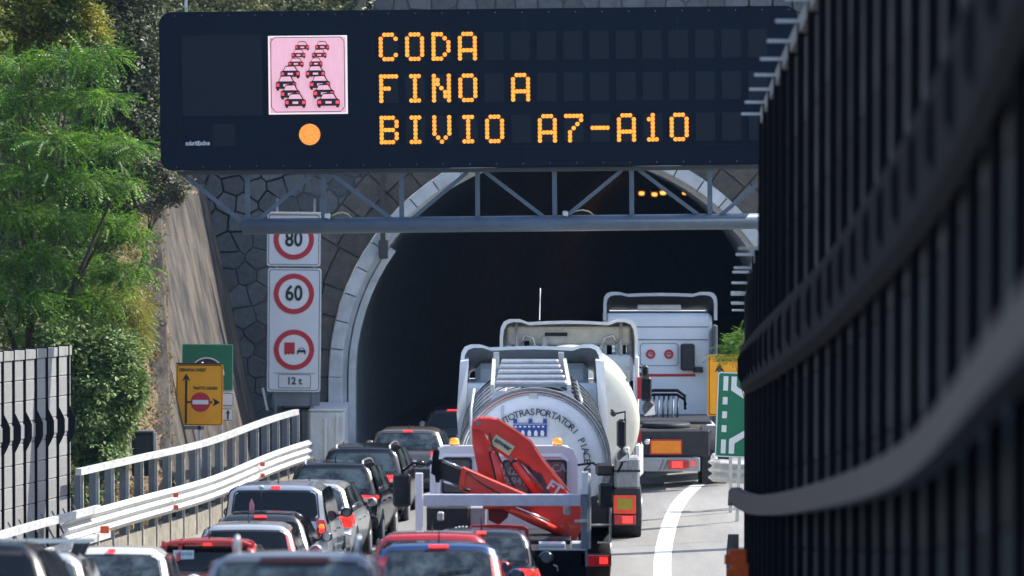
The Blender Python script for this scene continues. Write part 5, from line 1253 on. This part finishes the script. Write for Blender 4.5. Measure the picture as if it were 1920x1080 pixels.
0 and link('cargo_red_drum', MB().tube([(.35,1.4,1.2),(.9,1.4,1.2)], .14, 14), mat('dull_red'), T)
link('chassis', MB().box(-.4, .4, .2, 6.4, .5, .8), gear, T); wheelset(T, 1.08, 1.4, .40, .22, True); wheelset(T, 1.08, 5.6, .40, .24)
for sgn in (-1, 1): link('tail_lamp', MB().box(sgn*.95-.16, sgn*.95+.16, -.03, .03, .45, .58, .01), redglass, T)

# ================================================================ VEGETATION
def template(kind):
    vs = []; fs = []
    def leaf(base, d, side, L_, w, droop=0.0):
        b = np.array(base, float); d = np.array(d, float); s_ = np.array(side, float)
        tip = b + d*L_ + np.array([0,0,-droop*L_]); mid = b + d*L_*.5 + np.array([0,0,-droop*L_*.3 + .08*L_])
        i = len(vs); vs.extend([b, mid + s_*w/2, tip, mid - s_*w/2]); fs.append((i, i+1, i+2, i+3))
    if kind == 'frond':
        n = 8; L_ = .34
        for k in range(n):
            f = k/(n-1); p = (0, L_*f, -.10*f*f)
            for sg in (-1, 1): leaf(p, np.array([sg*.86, .5, -.15])/1.01, (.2,.3,.0) if False else (-.5*sg*.0+.45, .8*1, 0), .085*(1-.35*f), .030, .25)
        leaf((0, L_, -.10), (0,1,-.3), (1,0,0), .08, .03)
    elif kind == 'spray':
        rr_ = random.Random(4)
        for k in range(7):
            a = rr_.uniform(0, 6.28); e = rr_.uniform(-.2, .9); d = np.array([math.cos(a)*math.cos(e), math.sin(a)*math.cos(e), math.sin(e)]); sd_ = np.cross(d, [0,0,1]); sd_ /= np.linalg.norm(sd_)
            leaf(d*rr_.uniform(0,.08), d, sd_, rr_.uniform(.07,.11), .045, .15)
    elif kind == 'blade':
        rr_ = random.Random(9)
        for k in range(6):
            a = rr_.uniform(0, 6.28); d = np.array([math.cos(a)*.45, math.sin(a)*.45, .8]); sd_ = np.cross(d, [0,0,1]); sd_ /= np.linalg.norm(sd_)
            leaf((0,0,0), d, sd_, rr_.uniform(.12,.24), .022, .2)
    return np.array(vs), np.array(fs)
def foliage(name, blobs, n, kind, m_, parent=None, scale=1.0, seed=1, shell=.45, outward=1.0, droop=.35, kindtag=None, pts=None):
    rg = np.random.default_rng(seed); V, F = template(kind); V = V*scale
    if pts is None:
        B = np.array(blobs, float); vol = (B[:,3]*B[:,4] + B[:,3]*B[:,5] + B[:,4]*B[:,5]); pr = vol/vol.sum()
        ix = rg.choice(len(B), n, p=pr); u = rg.normal(size=(n,3)); u /= np.linalg.norm(u, axis=1)[:,None]
        rad = 1 - shell*rg.random(n)**1.6; rad *= 1 + .13*rg.normal(size=n)
        # clumps
        P_ = B[ix,:3] + u*B[ix,3:6]*rad[:,None]
    else:
        P_ = pts; n = len(P_); u = rg.normal(size=(n,3)); u[:,2] = np.abs(u[:,2]); u /= np.linalg.norm(u, axis=1)[:,None]
    d = u*outward + rg.normal(size=(n,3))*.5; d[:,2] = d[:,2]*.6 - droop; d /= np.linalg.norm(d, axis=1)[:,None]
    up = np.tile([0,0,1.0], (n,1)) + rg.normal(size=(n,3))*.35; x = np.cross(d, up); x /= np.linalg.norm(x, axis=1)[:,None]; z = np.cross(x, d)
    sc = rg.uniform(.7, 1.25, n)
    pts_ = (P_[:,None,:] + sc[:,None,None]*(V[None,:,0:1]*x[:,None,:] + V[None,:,1:2]*d[:,None,:] + V[None,:,2:3]*z[:,None,:])).reshape(-1,3)
    Fa = (F[None] + (np.arange(n)*len(V))[:,None,None]).reshape(-1,4)
    me = bpy.data.meshes.new(name); me.vertices.add(len(pts_)); me.vertices.foreach_set('co', pts_.astype(np.float32).ravel())
    me.loops.add(Fa.size); me.loops.foreach_set('vertex_index', Fa.astype(np.int32).ravel()); me.polygons.add(len(Fa))
    me.polygons.foreach_set('loop_start', (np.arange(len(Fa))*4).astype(np.int32)); me.polygons.foreach_set('loop_total', np.full(len(Fa), 4, np.int32)); me.update()
    o = link(name, me, m_, parent)
    if kindtag: o['kind'] = kindtag
    return o
def limbs(name, parent, base, tops, r0, m_=bark):
    m = MB()
    b = Vector(base); rg = random.Random(len(tops))
    if tops:
        cx = Vector((sum(t_[0] for t_ in tops)/len(tops), sum(t_[1] for t_ in tops)/len(tops), sum(t_[2] for t_ in tops)/len(tops)))
        fork = b*.55 + cx*.45; m.tube([b, b*.7+fork*.3+Vector((.05,0,.1)), fork], [r0, r0*.8, r0*.6], 10)
        for t_ in tops:
            t_ = Vector(t_); q1 = fork*.5 + t_*.5 + Vector((rg.uniform(-.15,.15), rg.uniform(-.15,.15), .15)); m.tube([fork, q1, t_], [r0*.45, r0*.25, r0*.08], 6)
    return link(name, m, m_, parent)
def blob_px(px, py, Y, rx, ry, rz): p = W(px, py, Y); s_ = FPX/Y; return (p.x, p.y, p.z, rx/s_, ry, rz/s_)
# locust tree
tr = thing('locust_tree', 'bright green feathery locust tree on the left bank', 'tree')
rg = random.Random(11); bl = []
for (px, py, rx, rz) in [(40,125,70,38),(130,110,75,40),(205,105,45,32),(60,190,80,40),(150,185,75,42),(205,190,40,34),(20,260,70,42),(100,262,80,42),(190,262,75,38),(250,272,50,26),(60,335,85,42),(150,338,80,40),(225,345,52,30),(30,410,80,42),(120,415,85,42),(205,418,68,34),(250,440,38,22),(60,485,85,42),(150,490,80,40),(225,505,58,36),(265,505,28,18),(30,560,80,45),(110,565,80,45),(185,560,55,35),(60,620,70,30),(-30,200,60,60),(-40,350,60,70),(-40,500,60,70)]:
    bl.append(blob_px(px, py + rg.uniform(-8,8), 98 + rg.uniform(-1.3, 1.0), rx*.74, rx/130, rz*.50))
foliage('crown', bl, 5200, 'frond', leaf_l, tr, 1.0, 3, .75, 1.0, .15)
limbs('trunk', tr, (-9.6, 98.3, G(-9.6,98)-.1), [b_[:3] for b_ in bl[::3]], .16)
tr = thing('autumn_tree', 'yellowing leafy tree top at the upper left corner', 'tree')
rg = random.Random(5); bl = [blob_px(px, py, 104 + rg.uniform(-.8,.8), rx, .8, rz) for (px, py, rx, rz) in [(20,20,60,40),(90,15,60,40),(150,40,50,40),(60,75,60,40),(130,85,50,30),(180,75,26,22),(-30,70,50,50),(20,120,60,30),(40,-40,80,40),(130,-40,70,40)]]
foliage('crown', bl, 3400, 'spray', leaf_y, tr, 1.25, 8, .6); limbs('trunk', tr, (-9.9, 104.4, G(-9,100)), [b_[:3] for b_ in bl[::2]], .15)
tr = thing('evergreen_tree', 'dark small leaved evergreen tree between the locust and the message sign', 'tree')
rg = random.Random(6); bl = [blob_px(px, py, 109 + rg.uniform(-1,1), rx, 1.1, rz) for (px, py, rx, rz) in [(220,30,60,60),(262,20,45,50),(250,110,70,60),(290,130,40,50),(240,200,70,60),(300,220,50,60),(285,300,45,40),(250,300,50,45),(230,380,40,50),(330,200,40,80),(200,90,60,90),(190,200,60,90),(180,330,60,90),(150,40,80,70),(200,-50,90,50)]]
foliage('crown', bl, 9000, 'spray', leaf_d, tr, 1.1, 12, .7); limbs('trunk', tr, (-8.6, 109.5, 5.5), [b_[:3] for b_ in bl[::3]], .16)
tr = thing('shrub', 'grey green shrub hanging over the top of the streaked wall', 'shrub')
rg = random.Random(8); bl = [blob_px(px, py, 107.5 + rg.uniform(-.5,.5), rx, .5, rz) for (px, py, rx, rz) in [(290,305,30,18),(318,330,28,22),(340,345,20,15),(300,355,30,24),(285,385,16,22),(325,372,22,14)]]
foliage('foliage', bl, 1500, 'spray', mat('grey_leaf', (.20,.19,.12), .55, col2=(.07,.08,.04), scale=2, island=.5, trans=.15), tr, .8, 14, .8); limbs('stem', tr, (-7.9, 108, 5.0), [b_[:3] for b_ in bl[::2]], .05)
tr = thing('laurel_bush', 'leafy green bush filling the bank right of the grey panelled barrier', 'bush')
rg = random.Random(9); bl = [blob_px(px, py, 97.2 + rg.uniform(-.6,.6), rx, .7, rz) for (px, py, rx, rz) in [(165,650,45,40),(215,660,45,45),(180,720,50,45),(235,715,36,50),(160,780,40,45),(215,780,45,45),(170,840,40,35),(212,850,20,24),(255,730,16,40),(190,880,34,20),(110,640,40,40)]]
foliage('foliage', bl, 4200, 'spray', leaf_i, tr, 1.15, 15, .8); limbs('stem', tr, (-8.3, 97.6, G(-8,97)), [b_[:3] for b_ in bl[::2]], .06)
tr = thing('yellow_bush', 'yellow green feathery bush below the locust tree', 'bush')
rg = random.Random(10); bl = [blob_px(px, py, 99.6 + rg.uniform(-.5,.5), rx, .6, rz) for (px, py, rx, rz) in [(215,560,45,35),(250,580,32,40),(190,610,40,30),(240,640,34,34),(265,620,14,40)]]
foliage('foliage', bl, 1500, 'frond', leaf_y, tr, .7, 16, .8); limbs('stem', tr, (-7.9, 99.9, G(-8,100)+.1), [b_[:3] for b_ in bl[::2]], .05)
tr = thing('roadside_plant', 'feathery green plant top leaning over the right sign beside the dark barrier', 'plant')
rg = random.Random(12); bl = [blob_px(px, py, 92.5 + rg.uniform(-.2,.2), rx, .25, rz) for (px, py, rx, rz) in [(1385,640,24,16),(1372,655,24,12),(1400,650,18,26),(1392,630,12,8),(1350,668,10,5)]]
foliage('foliage', bl, 260, 'frond', leaf_l, tr, .55, 17, .9, 1.0, .1); limbs('stem', tr, (4.7, 92.6, G(4.7, 92.6)-.1), [b_[:3] for b_ in bl[:4]], .03)
# ground cover: hedge mass, ivy, dry grass
rgn = np.random.default_rng(21)
def emb_pts(n, u0, u1, y0, y1, h=.15):
    out = []
    for _ in range(n):
        u = rgn.uniform(u0, u1); y = rgn.uniform(y0, y1); x, y_, z = emb(u, y); out.append((x, y_ + rgn.uniform(-.05,.05), z + rgn.uniform(0, h)))
    return np.array(out)
foliage('bank_undergrowth', None, 0, 'spray', leaf_d, None, 1.6, 22, kindtag='stuff', pts=emb_pts(16000, .9, 9, 97, 124, .6))
foliage('slope_shrubbery', None, 0, 'spray', leaf_d, None, 3.2, 28, kindtag='stuff', pts=emb_pts(9000, .9, 26, 50, 100, .8))
foliage('ivy_leaves', None, 0, 'spray', leaf_i, None, 1.3, 23, kindtag='stuff', pts=emb_pts(2500, .6, 3, 90, 101, .5))
foliage('dry_grass', None, 0, 'blade', drygrass, None, .75, 24, kindtag='stuff', pts=emb_pts(5200, -.1, 1.3, 99.5, 113.5, .04), outward=.3, droop=-.9)
foliage('weeds', None, 0, 'spray', leaf_l, None, .6, 25, kindtag='stuff', pts=emb_pts(220, .3, 1.2, 101, 113, .08))
pts = np.array([(x_, y_, 9.9 + .5*(y_-122.3) + rgn.uniform(0, .5)) for x_, y_ in zip(rgn.uniform(-9.5,-3.3,7000), 122.2 + 9*rgn.random(7000)**1.3)])
foliage('hanging_ivy', None, 0, 'spray', leaf_o, None, 1.3, 26, kindtag='stuff', pts=pts)
pts = np.array([(x, y, 12.1 + .5*(y-123) + rgn.uniform(.2, .9)) for x, y in zip(rgn.uniform(-26, 30, 9000), rgn.uniform(124, 152, 9000))])
foliage('hillside_leaves', None, 0, 'spray', leaf_d, None, 2.6, 27, kindtag='stuff', pts=pts)
# litter on the verge
m = MB(); rg = random.Random(4)
for _ in range(140):
    y = rg.uniform(90, 112); x = EL(y) + rg.uniform(.3, 2.2); r_ = rg.uniform(.01, .035); m.ell((x, y, G(x, y)+r_*.5), (r_*rg.uniform(1,2), r_, r_*.7), 5, 3)
tag(link('verge_pebbles', m, gravel), kind='stuff')

# ---------------------------------------------------------------- air
hz = bpy.data.materials.new('air'); hz.use_nodes = True; t_ = hz.node_tree; t_.nodes.remove(t_.nodes['Principled BSDF'])
v_ = t_.nodes.new('ShaderNodeVolumePrincipled'); v_.inputs['Color'].default_value = (.42,.66,1,1); v_.inputs['Density'].default_value = .00013
t_.links.new(v_.outputs[0], t_.nodes['Material Output'].inputs['Volume'])
tag(link('haze', MB().box(-920, 920, -920, 2520, -15, 190), hz), kind='stuff')
